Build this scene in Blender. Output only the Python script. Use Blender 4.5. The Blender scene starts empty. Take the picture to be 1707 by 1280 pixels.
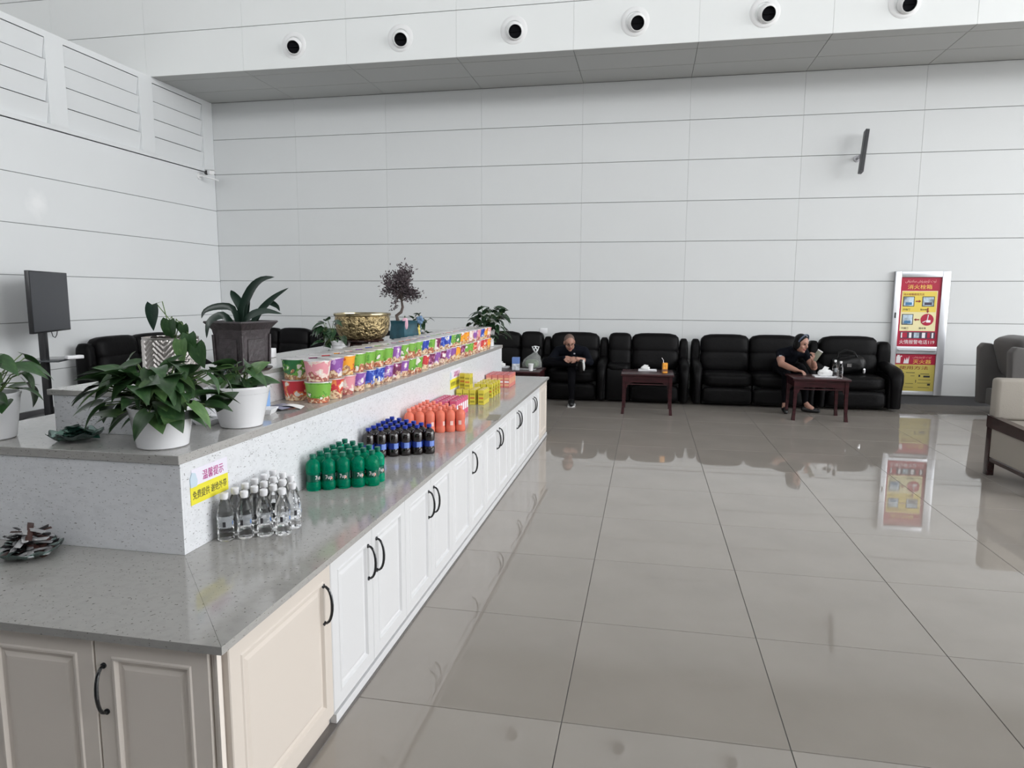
import bpy, bmesh, math, random
from mathutils import Vector, Matrix
RND = random.Random(7)
SC = bpy.context.scene
COL = SC.collection
PI = math.pi

# ------------------------------------------------------------------ camera, world, light, exposure
def setup_camera():
    f, yaw, pitch, roll, h = 1144.69, -0.193654, -0.129665, 0.00448, 1.56203
    fw = Vector((math.sin(yaw) * math.cos(pitch), math.cos(yaw) * math.cos(pitch), math.sin(pitch)))
    r = Vector((math.cos(yaw), -math.sin(yaw), 0)); u = r.cross(fw)
    r2 = math.cos(roll) * r + math.sin(roll) * u
    u2 = -math.sin(roll) * r + math.cos(roll) * u
    cam = bpy.data.cameras.new('camera'); cam.sensor_width = 36.0; cam.lens = 36.0 * f / 1707.0
    cam.clip_end = 200
    o = bpy.data.objects.new('camera', cam); COL.objects.link(o)
    m = Matrix((r2, u2, -fw)).transposed().to_4x4(); m.translation = (0, 0, h)
    o.matrix_world = m
    SC.camera = o
setup_camera()
w = bpy.data.worlds.new('overcast sky'); SC.world = w; w.use_nodes = True
w.node_tree.nodes['Background'].inputs[0].default_value = (0.965, 0.985, 1.0, 1)
w.node_tree.nodes['Background'].inputs[1].default_value = 7.0
SC.view_settings.view_transform = 'Standard'; SC.view_settings.look = 'None'
SC.view_settings.exposure = 0.0; SC.view_settings.gamma = 1.0
SC.view_settings.use_curve_mapping = False
SC.cycles.max_bounces = 12; SC.cycles.diffuse_bounces = 6; SC.cycles.glossy_bounces = 5
SC.cycles.transmission_bounces = 10; SC.cycles.transparent_max_bounces = 12
SC.cycles.caustics_reflective = False; SC.cycles.caustics_refractive = False
SC.cycles.sample_clamp_indirect = 6.0

RX, NY, CZ, LXX = 14.0, -9.0, 9.4, -12.0          # window wall, wall behind the camera, ceiling, far left wall
def portal(x, y, z, sx, sy, rot):
    l = bpy.data.lights.new('window_portal', 'AREA'); l.shape = 'RECTANGLE'; l.size = sx; l.size_y = sy
    l.cycles.is_portal = True
    o = bpy.data.objects.new('window_portal', l); COL.objects.link(o); o.location = (x, y, z); o.rotation_euler = rot
WIN_Y0, WIN_Y1, WIN_Z0, WIN_Z1 = -5.0, 10.4, 0.3, 9.0
FWX0, FWX1, FWZ0, FWZ1 = -10.0, 13.0, 6.6, 9.1  # front window, added out of view as fill light for the fascia
portal(RX + .02, (WIN_Y0 + WIN_Y1) / 2, (WIN_Z0 + WIN_Z1) / 2, WIN_Z1 - WIN_Z0, WIN_Y1 - WIN_Y0, (0, PI / 2, 0))
portal((FWX0 + FWX1) / 2, NY - .02, (FWZ0 + FWZ1) / 2, FWX1 - FWX0, FWZ1 - FWZ0, (PI / 2, 0, 0))  # portal of the added front fill window

# ------------------------------------------------------------------ materials
MATS = {}
def mat(name, col, rough=0.5, metal=0.0, **k):
    if name in MATS: return MATS[name]
    m = bpy.data.materials.new(name); m.use_nodes = True
    nt = m.node_tree; b = nt.nodes['Principled BSDF']
    b.inputs['Base Color'].default_value = (*col, 1); b.inputs['Roughness'].default_value = rough
    b.inputs['Metallic'].default_value = metal
    for kk, v in k.items():
        key = {'trans': 'Transmission Weight', 'ior': 'IOR', 'coat': 'Coat Weight', 'coatr': 'Coat Roughness', 'alpha': 'Alpha',
               'spec': 'Specular IOR Level', 'sss': 'Subsurface Weight', 'sheen': 'Sheen Weight'}.get(kk)
        if key: b.inputs[key].default_value = v
    MATS[name] = m
    if k.get('var'): noise_color(m, col, k['var'], k.get('scale', 8), k.get('stretch', (1, 1, 1)))
    if k.get('rand'): rand_tone(m, k['rand'])
    if k.get('bump'): bump(m, *k['bump'])
    return m
def nodes(m): return m.node_tree.nodes, m.node_tree.links, m.node_tree.nodes['Principled BSDF']
def coords(m, scale=(1, 1, 1), kind='Object'):
    n, l, b = nodes(m)
    tc = n.new('ShaderNodeTexCoord'); mp = n.new('ShaderNodeMapping'); mp.inputs['Scale'].default_value = scale
    l.new(tc.outputs[kind], mp.inputs[0]); return mp.outputs[0]
def ramp(m, fac, stops, interp='LINEAR'):
    n, l, b = nodes(m)
    r = n.new('ShaderNodeValToRGB'); cr = r.color_ramp; cr.interpolation = interp
    while len(cr.elements) < len(stops): cr.elements.new(0.5)
    for e, (p, c) in zip(cr.elements, stops):
        e.position = p; e.color = (*c, 1)
    l.new(fac, r.inputs[0]); return r.outputs[0]
def noise(m, scale, detail=3, vec=None, kind='ShaderNodeTexNoise', out=0):
    n, l, b = nodes(m); t = n.new(kind); t.inputs['Scale'].default_value = scale
    if 'Detail' in t.inputs: t.inputs['Detail'].default_value = detail
    if vec is not None: l.new(vec, t.inputs['Vector'])
    return t.outputs[out]
def mul(c, k): return tuple(max(0, min(1, x * k)) for x in c)
def noise_color(m, col, var, scale, stretch):
    n, l, b = nodes(m)
    f = noise(m, scale, 4, coords(m, stretch))
    l.new(ramp(m, f, [(0.3, mul(col, 1 - var)), (0.7, mul(col, 1 + var))]), b.inputs['Base Color'])
def rand_tone(m, amt):
    n, l, b = nodes(m)
    oi = n.new('ShaderNodeObjectInfo'); mr = n.new('ShaderNodeMapRange')
    mr.inputs[3].default_value = 1 - amt; mr.inputs[4].default_value = 1 + amt
    l.new(oi.outputs['Random'], mr.inputs[0])
    h = n.new('ShaderNodeHueSaturation'); l.new(mr.outputs[0], h.inputs['Value'])
    src = b.inputs['Base Color']
    if src.links: l.new(src.links[0].from_socket, h.inputs['Color'])
    else: h.inputs['Color'].default_value = src.default_value
    l.new(h.outputs[0], b.inputs['Base Color'])
def bump(m, scale, strength, stretch=(1, 1, 1), kind='ShaderNodeTexNoise'):
    n, l, b = nodes(m)
    f = noise(m, scale, 5, coords(m, stretch), kind)
    bp = n.new('ShaderNodeBump'); bp.inputs['Strength'].default_value = strength; bp.inputs['Distance'].default_value = .01
    l.new(f, bp.inputs['Height']); l.new(bp.outputs[0], b.inputs['Normal'])

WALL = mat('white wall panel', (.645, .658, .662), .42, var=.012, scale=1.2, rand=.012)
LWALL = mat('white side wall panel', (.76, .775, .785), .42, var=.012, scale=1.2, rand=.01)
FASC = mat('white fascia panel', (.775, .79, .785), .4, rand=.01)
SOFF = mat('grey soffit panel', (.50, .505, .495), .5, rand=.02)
DARKGAP = mat('dark joint', (.12, .12, .125), .8)
def lighter_patch(m):
    # soft-edged patch of lighter colour mixed into the side wall
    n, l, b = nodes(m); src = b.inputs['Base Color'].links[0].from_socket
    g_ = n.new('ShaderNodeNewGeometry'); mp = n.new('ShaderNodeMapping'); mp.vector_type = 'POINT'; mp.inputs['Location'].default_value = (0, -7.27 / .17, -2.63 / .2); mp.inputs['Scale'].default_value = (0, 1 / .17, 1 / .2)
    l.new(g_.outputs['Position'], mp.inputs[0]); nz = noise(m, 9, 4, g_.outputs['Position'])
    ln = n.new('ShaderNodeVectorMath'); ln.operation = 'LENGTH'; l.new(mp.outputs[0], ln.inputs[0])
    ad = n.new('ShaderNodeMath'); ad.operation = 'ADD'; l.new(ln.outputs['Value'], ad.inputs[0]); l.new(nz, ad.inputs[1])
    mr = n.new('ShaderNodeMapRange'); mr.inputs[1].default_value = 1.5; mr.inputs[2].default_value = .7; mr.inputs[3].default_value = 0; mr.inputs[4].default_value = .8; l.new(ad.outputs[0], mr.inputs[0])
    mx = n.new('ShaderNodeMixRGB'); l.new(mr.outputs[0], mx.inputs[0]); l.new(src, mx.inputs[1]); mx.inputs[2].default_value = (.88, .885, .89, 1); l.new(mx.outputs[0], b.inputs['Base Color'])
lighter_patch(LWALL)
WALLGAP = mat('wall joint', (.30, .305, .31), .8)
WHITEPAINT = mat('white paint', (.78, .78, .78), .5)
GREYPAINT = mat('grey base paint', (.10, .10, .105), .35)
def floor_mat():
    m = mat('polished floor tile', (.27, .245, .225), .045)
    n, l, b = nodes(m)
    v = coords(m, (1, 1, 1))
    f = noise(m, 2.2, 6, v)
    l.new(ramp(m, f, [(.32, (.295, .268, .240)), (.68, (.325, .296, .266))]), b.inputs['Base Color'])
    r = noise(m, 5, 4, v)
    mr = n.new('ShaderNodeMapRange'); mr.inputs[1].default_value = .4; mr.inputs[2].default_value = .75
    mr.inputs[3].default_value = .018; mr.inputs[4].default_value = .06
    l.new(r, mr.inputs[0]); l.new(mr.outputs[0], b.inputs['Roughness'])
    rand_tone(m, .02); b.inputs['IOR'].default_value = 1.55
    return m
TILE = floor_mat()
def quartz(name, base, dark, rough, amount=.67, scale=60):
    m = mat(name, base, rough); n, l, b = nodes(m)
    v = coords(m, (1, 1, 2.2))
    f = noise(m, scale, 4, v)
    c1 = ramp(m, f, [(.0, base), (amount - .02, base), (amount + .015, dark), (1, dark)])
    f2 = noise(m, scale * .35, 4, v)
    c2 = ramp(m, f2, [(.35, mul(base, .93)), (.65, mul(base, 1.05))])
    mx = n.new('ShaderNodeMixRGB'); mx.blend_type = 'DARKEN'; mx.inputs[0].default_value = 1
    l.new(c1, mx.inputs[1]); l.new(c2, mx.inputs[2]); l.new(mx.outputs[0], b.inputs['Base Color'])
    return m
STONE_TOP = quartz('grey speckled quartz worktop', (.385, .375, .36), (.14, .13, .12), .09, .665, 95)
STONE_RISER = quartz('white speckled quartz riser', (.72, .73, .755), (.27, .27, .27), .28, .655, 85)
WHITEDOOR = mat('white cabinet lacquer', (.69, .69, .70), .35)
CREAMDOOR = mat('cream cabinet lacquer', (.66, .595, .535), .4)
GREYDOOR = mat('warm white cabinet lacquer', (.80, .735, .675), .4)
BLACKMETAL = mat('black handle metal', (.012, .013, .016), .18, .3, coat=.6)
LEATHER = mat('black leather', (.0045, .0042, .0046), .46, bump=(35, .25), spec=.10)
LEATHER2 = mat('black leather base', (.003, .003, .003), .5, spec=.2)
ROSEWOOD = mat('dark rosewood', (.030, .007, .009), .32, var=.5, scale=6, stretch=(1, 1, 6), spec=.3)
WHITEPLASTIC = mat('white ceramic', (.80, .80, .82), .22)
PAPER = mat('white paper', (.85, .85, .85), .7)
ALU = mat('brushed aluminium', (.58, .59, .62), .35, .7, bump=(120, .05, (1, 1, 12)))
BLACKPL = mat('black plastic', (.02, .02, .022), .35)
GREYFAB = mat('grey recliner fabric', (.085, .08, .078), .8, bump=(220, .3), sheen=.2)
BEIGEFAB = mat('beige upholstery', (.35, .32, .28), .7, bump=(160, .2))
DARKWOOD = mat('dark reddish brown wood', (.028, .012, .012), .25, var=.4, scale=8, stretch=(6, 1, 6), coat=.3)
SOIL = mat('dark soil', (.02, .015, .012), .9, bump=(60, .8))

# ------------------------------------------------------------------ mesh helpers
class MB:
    def __init__(s): s.v = []; s.f = []; s.m = []; s.X = Matrix()
    def add(s, vs, fs, m=0, X=None):
        X = s.X if X is None else s.X @ X
        o = len(s.v); s.v += [tuple(X @ Vector(p)) for p in vs]
        s.f += [tuple(i + o for i in f) for f in fs]; s.m += [m] * len(fs); return s
    def box(s, x0, x1, y0, y1, z0, z1, m=0, X=None):
        vs = [(x, y, z) for z in (z0, z1) for y in (y0, y1) for x in (x0, x1)]
        return s.add(vs, [(0, 2, 3, 1), (4, 5, 7, 6), (0, 1, 5, 4), (2, 6, 7, 3), (0, 4, 6, 2), (1, 3, 7, 5)], m, X)
    def rbox(s, x0, x1, y0, y1, z0, z1, r=.005, seg=2, m=0, X=None):
        bm = bmesh.new(); bmesh.ops.create_cube(bm, size=1)
        for q in bm.verts: q.co = ((x0 + x1) / 2 + q.co.x * (x1 - x0), (y0 + y1) / 2 + q.co.y * (y1 - y0), (z0 + z1) / 2 + q.co.z * (z1 - z0))
        bmesh.ops.bevel(bm, geom=bm.edges[:], offset=r, segments=seg, profile=.5, affect='EDGES')
        bm.verts.index_update()
        s.add([q.co[:] for q in bm.verts], [[q.index for q in f.verts] for f in bm.faces], m, X); bm.free(); return s
    def sbox(s, c, size, p=5, n=6, m=0, X=None):
        """rounded cushion: a cube grid pulled onto a superellipsoid"""
        vs = []; fs = []; idx = {}
        def vert(q):
            k = tuple(round(a, 5) for a in q)
            if k not in idx:
                r = sum(abs(a) ** p for a in q) ** (-1 / p)
                idx[k] = len(vs); vs.append(tuple(c[i] + q[i] * r * size[i] / 2 for i in range(3)))
            return idx[k]
        def g(i): return math.tan((i / n * 2 - 1) * PI / 4)
        for ax in range(3):
            for sg in (-1, 1):
                for i in range(n):
                    for j in range(n):
                        qs = []
                        for a, b in ((i, j), (i + 1, j), (i + 1, j + 1), (i, j + 1)):
                            q = [0, 0, 0]; q[ax] = sg; q[(ax + 1) % 3] = g(a); q[(ax + 2) % 3] = g(b); qs.append(vert(q))
                        fs.append(qs if sg > 0 else qs[::-1])
        return s.add(vs, fs, m, X)
    def lathe(s, prof, seg=24, c=(0, 0, 0), m=0, X=None, cap0=True, cap1=True, ex=1.0, ey=1.0, ms=None):
        vs = []; fs = []; n = len(prof)
        for r, z in prof:
            for k in range(seg):
                a = 2 * PI * k / seg; vs.append((c[0] + r * math.cos(a) * ex, c[1] + r * math.sin(a) * ey, c[2] + z))
        mm = []
        for i in range(n - 1):
            for k in range(seg):
                fs.append((i * seg + k, i * seg + (k + 1) % seg, (i + 1) * seg + (k + 1) % seg, (i + 1) * seg + k)); mm.append(ms[i] if ms else m)
        if cap0: fs.append(tuple(range(seg))[::-1]); mm.append(ms[0] if ms else m)
        if cap1: fs.append(tuple((n - 1) * seg + k for k in range(seg))); mm.append(ms[-1] if ms else m)
        s.add(vs, fs, m, X); s.m[-len(fs):] = mm; return s
    def tube(s, pts, rad, seg=8, m=0, X=None, cap=True, flat=None):
        pts = [Vector(p) for p in pts]; n = len(pts)
        if not isinstance(rad, (list, tuple)): rad = [rad] * n
        vs = []; fs = []; ref = None
        for i, p in enumerate(pts):
            t = (pts[min(i + 1, n - 1)] - pts[max(i - 1, 0)]).normalized()
            if ref is None:
                ref = Vector((0, 0, 1)) if abs(t.z) < .9 else Vector((1, 0, 0))
                if flat is not None: ref = Vector(flat[2])
            a = t.cross(ref).normalized(); b = a.cross(t).normalized(); ref = b
            fa, fb = (flat[0], flat[1]) if flat else (1, 1)
            for k in range(seg):
                th = 2 * PI * k / seg
                vs.append(p + a * math.cos(th) * rad[i] * fa + b * math.sin(th) * rad[i] * fb)
        for i in range(n - 1):
            for k in range(seg): fs.append((i * seg + k, i * seg + (k + 1) % seg, (i + 1) * seg + (k + 1) % seg, (i + 1) * seg + k))
        if cap: fs += [tuple(range(seg))[::-1], tuple((n - 1) * seg + k for k in range(seg))]
        return s.add(vs, fs, m, X)
    def prism(s, poly, z0, z1, m=0, X=None):
        n = len(poly); vs = [(x, y, z0) for x, y in poly] + [(x, y, z1) for x, y in poly]
        fs = [tuple(range(n))[::-1], tuple(range(n, 2 * n))] + [(i, (i + 1) % n, n + (i + 1) % n, n + i) for i in range(n)]
        return s.add(vs, fs, m, X)
    def sphere(s, c, r, m=0, n=3, X=None):
        if not isinstance(r, (list, tuple)): r = (r, r, r)
        return s.sbox(c, (2 * r[0], 2 * r[1], 2 * r[2]), 2, 2 * n, m, X)
    def mesh(s, name, mats, smooth=None):
        me = bpy.data.meshes.new(name); me.from_pydata(s.v, [], s.f)
        for q in (mats if isinstance(mats, (list, tuple)) else [mats]): me.materials.append(q)
        me.polygons.foreach_set('material_index', s.m)
        bm = bmesh.new(); bm.from_mesh(me); bmesh.ops.recalc_face_normals(bm, faces=bm.faces[:]); bm.to_mesh(me); bm.free()
        if smooth is not None:
            me.polygons.foreach_set('use_smooth', [True] * len(me.polygons)); me.set_sharp_from_angle(angle=math.radians(smooth))
        me.update(); return me
    def build(s, name, mats, parent=None, smooth=None, loc=None, rot=None):
        return put(name, s.mesh(name, mats, smooth), parent, loc, rot)
def put(name, me, parent=None, loc=None, rot=None):
    o = bpy.data.objects.new(name, me); COL.objects.link(o)
    if parent: o.parent = parent
    if loc is not None: o.location = loc
    if rot is not None: o.rotation_euler = rot
    return o
def tag(o, label=None, cat=None, group=None, kind=None):
    for k, v in (('label', label), ('category', cat), ('group', group), ('kind', kind)):
        if v: o[k] = v
    return o
def thing(name, label, cat, loc=(0, 0, 0), rz=0, group=None):
    o = bpy.data.objects.new(name, None); COL.objects.link(o); o.empty_display_size = .1
    o.location = loc; o.rotation_euler = (0, 0, rz); return tag(o, label, cat, group)
def copy_tree(o, parent=None):
    c = o.copy(); COL.objects.link(c)
    if parent: c.parent = parent
    for ch in list(o.children): copy_tree(ch, c)
    return c
def T(x, y, z): return Matrix.Translation((x, y, z))
def RZ(a): return Matrix.Rotation(a, 4, 'Z')
def RXm(a): return Matrix.Rotation(a, 4, 'X')
def RYm(a): return Matrix.Rotation(a, 4, 'Y')
ORD = ['first', 'second', 'third', 'fourth', 'fifth', 'sixth', 'seventh', 'eighth', 'ninth', 'tenth', 'eleventh', 'twelfth', 'thirteenth',
       'fourteenth', 'fifteenth', 'sixteenth', 'seventeenth', 'eighteenth', 'nineteenth', 'twentieth', 'twenty-first', 'twenty-second',
       'twenty-third', 'twenty-fourth', 'twenty-fifth', 'twenty-sixth', 'twenty-seventh']
def text_mesh(body, size, mt, name='lettering', thick=0.0, align='CENTER'):
    cu = bpy.data.curves.new(name, 'FONT'); cu.body = body; cu.size = size; cu.align_x = align; cu.align_y = 'CENTER'
    cu.extrude = thick; cu.resolution_u = 3
    o = bpy.data.objects.new(name, cu); COL.objects.link(o); bpy.context.view_layer.update()
    me = bpy.data.meshes.new_from_object(o.evaluated_get(bpy.context.evaluated_depsgraph_get()))
    bpy.data.objects.remove(o); me.materials.clear(); me.materials.append(mt); me.name = name; return me
def fit_text(body, wid, hei, mt, name='lettering'):
    """text scaled to a width and height, lying in XY, centred"""
    me = text_mesh(body, 1, mt, name); xs = [v.co.x for v in me.vertices]; ys = [v.co.y for v in me.vertices]
    if not xs: return me
    cx, cy = (min(xs) + max(xs)) / 2, (min(ys) + max(ys)) / 2; sx = wid / max(1e-6, max(xs) - min(xs)); sy = hei / max(1e-6, max(ys) - min(ys))
    for v in me.vertices: v.co = ((v.co.x - cx) * sx, (v.co.y - cy) * sy, 0)
    return me
def grow(me, t):                                # give flat lettering a little thickness
    bm = bmesh.new(); bm.from_mesh(me); r = bmesh.ops.extrude_face_region(bm, geom=bm.faces[:])
    for q in r['geom']:
        if isinstance(q, bmesh.types.BMVert): q.co.z += t
    bm.to_mesh(me); bm.free(); return me
AR = {'ئ': '\ufe89\ufe8a\ufe8b\ufe8c', 'و': '\ufeed\ufeee', 'ت': '\ufe95\ufe96\ufe97\ufe98', 'ۆ': '\ufbd9\ufbda', 'چ': '\ufb7a\ufb7b\ufb7c\ufb7d',
      'ۈ': '\ufbdb\ufbdc', 'ر': '\ufead\ufeae', 'ش': '\ufeb5\ufeb6\ufeb7\ufeb8', 'س': '\ufeb1\ufeb2\ufeb3\ufeb4', 'ا': '\ufe8d\ufe8e',
      'ن': '\ufee5\ufee6\ufee7\ufee8', 'د': '\ufea9\ufeaa', 'ۇ': '\ufbd7\ufbd8', 'ق': '\ufed5\ufed6\ufed7\ufed8', 'ى': '\ufeef\ufef0\ufbe8\ufbe9'}
def arabic(s):
    """presentation forms in visual order, since the text object does not join letters"""
    out = []
    for i, c in enumerate(s):
        if c not in AR: out.append(c); continue
        prev = i > 0 and len(AR.get(s[i - 1], '')) == 4
        nxt = len(AR[c]) == 4 and i + 1 < len(s) and s[i + 1] in AR
        out.append(AR[c][(1 if prev and not nxt else 3 if prev and nxt else 2 if nxt else 0)])
    return ''.join(out[::-1])

# ------------------------------------------------------------------ setting
XL, D, FY, SZ = -7.313, 10.873, 9.43, 4.73       # left wall, back wall, fascia front, soffit height
def struct(o): o['kind'] = 'structure'; return o
fl = struct(MB().box(LXX, RX, NY, D + .3, -.12, -.004).build('floor', DARKGAP))
tm = MB().rbox(-.3985, .3985, -.3985, .3985, -.012, 0, .0012, 1).mesh('tile', TILE)
for i in range(-9, 26):
    for j in range(-5, 9):
        cx, cy = -.2677 + i * .8 + .4, 4.7418 + j * .8 - .4 + .8
        if cx < XL or cx > RX or cy > D + .3: continue
        if -3.2 < cx - .4 and cx + .4 < -1.2 and 1.9 < cy - .4 and cy + .4 < 7.3: continue
        put('tile', tm, fl, (cx, cy, 0))
struct(MB().box(LXX, RX, NY, FY + .2, CZ, CZ + .2).build('ceiling', WHITEPAINT))
VX = [.53 + 1.583 * k for k in range(-7, 7)]
def panels(parent, us, zs, place, mt, gu=.0008, gz=.004, dep=.012, skip=None):
    cache = {}
    for a, b in zip(us[:-1], us[1:]):
        for c, d in zip(zs[:-1], zs[1:]):
            if skip and skip(a, b, c, d): continue
            k = (round(b - a, 3), round(d - c, 3))
            if k not in cache:
                wu, wz = k[0] / 2 - gu, k[1] / 2 - gz
                cache[k] = MB().rbox(-wu, wu, 0, dep, -wz, wz, .002, 1).mesh('panel', mt)
            loc, rz = place((a + b) / 2, (c + d) / 2); put('panel', cache[k], parent, loc, (0, 0, rz))
ZB = [0.13, .585, 1.18, 1.775, 2.37, 2.965, 3.56, 4.13, SZ]
wb = struct(MB().box(LXX, RX, D + .012, D + .2, 0, SZ + .1).build('wall_back', WALLGAP))
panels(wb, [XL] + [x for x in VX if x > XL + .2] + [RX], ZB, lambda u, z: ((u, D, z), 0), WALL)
struct(MB().box(XL, RX, D - .008, D + .02, 0, .125).build('baseboard_back', GREYPAINT))
wu = struct(MB().box(LXX, RX, FY + .012, FY + .2, SZ + .012, CZ).build('wall_upper', WALLGAP))
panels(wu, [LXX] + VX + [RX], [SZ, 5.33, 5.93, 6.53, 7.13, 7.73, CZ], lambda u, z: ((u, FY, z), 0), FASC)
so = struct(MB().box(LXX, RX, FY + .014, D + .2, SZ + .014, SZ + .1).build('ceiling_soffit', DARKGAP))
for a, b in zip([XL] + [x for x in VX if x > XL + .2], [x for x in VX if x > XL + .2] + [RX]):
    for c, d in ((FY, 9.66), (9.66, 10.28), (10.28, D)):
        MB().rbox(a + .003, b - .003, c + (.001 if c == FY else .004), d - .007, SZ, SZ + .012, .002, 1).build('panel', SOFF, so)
struct(MB().box(LXX, 9.0, NY, -1.2, 3.0, 3.35).build('added_light_blocker', WHITEPAINT))  # added slab out of view, blocks front window light from low front faces
# left wall: plain panels, louvre band on top
wl = struct(MB().box(XL - .25, XL - .075, -3, D, 0, SZ - .02).build('wall_left', mat('louvre recess', (.05, .05, .052), .8)))
MB().box(XL - .08, XL - .012, -3, D, 0, 3.56).build('backing', WALLGAP, wl)
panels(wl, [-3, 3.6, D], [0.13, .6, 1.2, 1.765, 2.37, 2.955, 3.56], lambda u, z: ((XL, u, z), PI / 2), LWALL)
struct(MB().box(XL - .02, XL + .008, -3, D, 0, .125).build('baseboard_left', GREYPAINT))
LZ = [3.628, 3.885, 4.14, 4.395, 4.65]
mods = [(-1.6, -.32), (-.05, 1.25), (1.52, 2.82), (3.10, 4.40), (4.68, 5.98), (6.26, 7.57), (7.845, 9.157), (9.437, 10.604)]
edges = [-3] + [x for mo in mods for x in mo] + [D]
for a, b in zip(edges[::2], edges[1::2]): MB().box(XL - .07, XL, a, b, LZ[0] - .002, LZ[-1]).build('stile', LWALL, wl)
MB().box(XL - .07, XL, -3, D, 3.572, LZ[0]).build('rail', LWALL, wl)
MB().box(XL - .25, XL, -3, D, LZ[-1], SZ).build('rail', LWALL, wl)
for a, b in mods:
    for z0, z1 in zip(LZ[:-1], LZ[1:]):
        q = MB(); h = z1 - z0 - .024
        q.add([(XL - .045, a + .006, z0 + .012), (XL - .045, b - .006, z0 + .012), (XL - .001, b - .006, z0 + .012 + h), (XL - .001, a + .006, z0 + .012 + h),
               (XL - .057, a + .006, z0 + .012), (XL - .057, b - .006, z0 + .012), (XL - .013, b - .006, z0 + .012 + h), (XL - .013, a + .006, z0 + .012 + h)],
              [(0, 1, 2, 3), (7, 6, 5, 4), (0, 4, 5, 1), (1, 5, 6, 2), (2, 6, 7, 3), (3, 7, 4, 0)])
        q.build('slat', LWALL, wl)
struct(MB().box(LXX - .2, LXX, NY, FY, 0, CZ).build('wall_far_left', WHITEPAINT))
q = MB(); q.box(LXX, RX, NY - .2, NY, 0, FWZ0); q.box(LXX, RX, NY - .2, NY, FWZ1, CZ); q.box(LXX, FWX0, NY - .2, NY, FWZ0, FWZ1); q.box(FWX1, RX, NY - .2, NY, FWZ0, FWZ1)
struct(q.build('wall_front', WHITEPAINT))
q = MB(); q.box(RX, RX + .25, NY, WIN_Y0, 0, CZ); q.box(RX, RX + .25, WIN_Y1, D + .2, 0, CZ); q.box(RX, RX + .25, WIN_Y0, WIN_Y1, 0, WIN_Z0); q.box(RX, RX + .25, WIN_Y0, WIN_Y1, WIN_Z1, CZ)
wr = struct(q.build('wall_right', WHITEPAINT))
q = MB()
for k in range(1, 6): y = WIN_Y0 + (WIN_Y1 - WIN_Y0) * k / 6; q.box(RX + .06, RX + .14, y - .03, y + .03, WIN_Z0, WIN_Z1)
for z in (2.6, 5.0): q.box(RX + .06, RX + .14, WIN_Y0, WIN_Y1, z - .03, z + .03)
struct(q.build('window_1', ALU))
q = MB()
for k in range(1, 9): x = FWX0 + (FWX1 - FWX0) * k / 9; q.box(x - .03, x + .03, NY - .14, NY - .06, FWZ0, FWZ1)
struct(q.build('added_fill_window', ALU))  # frame bars of the unseen front window added for fill light
struct(MB().box(RX + .3, 60, -40, 50, -.5, -.1).build('ground_outside', mat('concrete apron', (.35, .35, .34), .9)))

# ------------------------------------------------------------------ air nozzles, column speaker, camera on the walls
NOZ_IN = mat('nozzle inside', (.010, .010, .012), .8, spec=.04)
def nozzle(x, z, label):
    t = thing('air_nozzle', label, 'air nozzle', (x, FY, z), 0, 'round air nozzles on the white fascia')
    X = RXm(PI / 2)
    MB().lathe([(.118, 0), (.118, .012), (.14, .014), (.175, .008), (.182, .002), (.182, 0)], 40, X=X, cap0=False, cap1=False).build('trim_ring', WHITEPAINT, t, 40)
    X2 = T(.022, -.047, -.03) @ RXm(PI / 2) @ RXm(math.radians(27)) @ RYm(math.radians(13))
    MB().lathe([(.108, -.04), (.116, .0), (.112, .022), (.098, .043), (.088, .05), (.084, .046), (.078, -.02), (.078, -.025)], 40, X=X2, cap1=False, ms=[0, 0, 0, 0, 0, 1, 1]).build('nozzle_ball', [WHITEPAINT, NOZ_IN], t, 40)
    q = MB(); q.lathe([(.0775, .012), (.06, .006), (.02, .004), (.001, .004)], 32, X=X2, cap0=False)
    q.box(-.077, .077, -.002, .002, .012, .03, X=X2); q.build('damper', NOZ_IN, t, 40)
for k, nm in enumerate(['leftmost', 'second from left', 'third from left', 'third from right', 'second from right', 'rightmost']):
    nozzle(-5.003 + 1.579 * k, 5.028, nm + ' of the six round white air nozzles on the fascia')

def column_speaker():
    t = thing('column_speaker', 'slim dark grey column loudspeaker on a bracket high on the back wall', 'speaker', (2.86, D, 3.50))
    X = T(.03, -.2, .06) @ RYm(math.radians(6.5)) @ RXm(math.radians(-8)) @ RZ(math.radians(-2))
    MB().rbox(-.026, .026, -.06, .06, -.3, .3, .008, 3, X=X).build('cabinet', mat('dark grey speaker metal', (.10, .103, .11), .5), t, 40)
    MB().rbox(-.02, .02, -.066, -.058, -.285, .285, .002, 1, X=X).build('grille', mat('speaker grille', (.06, .062, .066), .7, bump=(400, .6)), t)
    MB().lathe([(.045, 0), (.045, .012), (.018, .014), (.018, .14), (.03, .145), (.03, .16)], 20, X=RXm(PI / 2)).build('bracket', mat('grey bracket', (.4, .4, .42), .4, .5), t, 40)
column_speaker()
def cctv():
    t = thing('security_camera', 'small white security camera with black lens by the corner under the louvres', 'camera', (XL, 10.42, 3.47))
    MB().lathe([(.05, 0), (.05, .02), (.02, .03), (.02, .10)], 20, X=RYm(PI / 2)).build('wall_mount', WHITEPAINT, t, 40)
    X = T(.13, .06, .03) @ RZ(math.radians(-32)) @ RYm(math.radians(8))
    q = MB(); q.rbox(-.03, .17, -.042, .042, .0, .075, .012, 2, X=X); q.rbox(-.02, .21, -.05, .05, .072, .08, .003, 1, X=X); q.build('housing', WHITEPAINT, t, 40)
    MB().lathe([(.036, 0), (.036, .02), (.028, .024), (.028, .012), (.001, .012)], 20, X=T(.155, .06 - .07, .045) @ RZ(math.radians(-32)) @ RYm(PI / 2)).build('lens', BLACKPL, t, 40)
    MB().tube([(.09, 0, .0), (.16, .02, -.03), (.24, .06, -.045), (.30, .1, -.07)], .012, 8).build('support_arm', WHITEPAINT, t, 40)
cctv()
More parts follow.
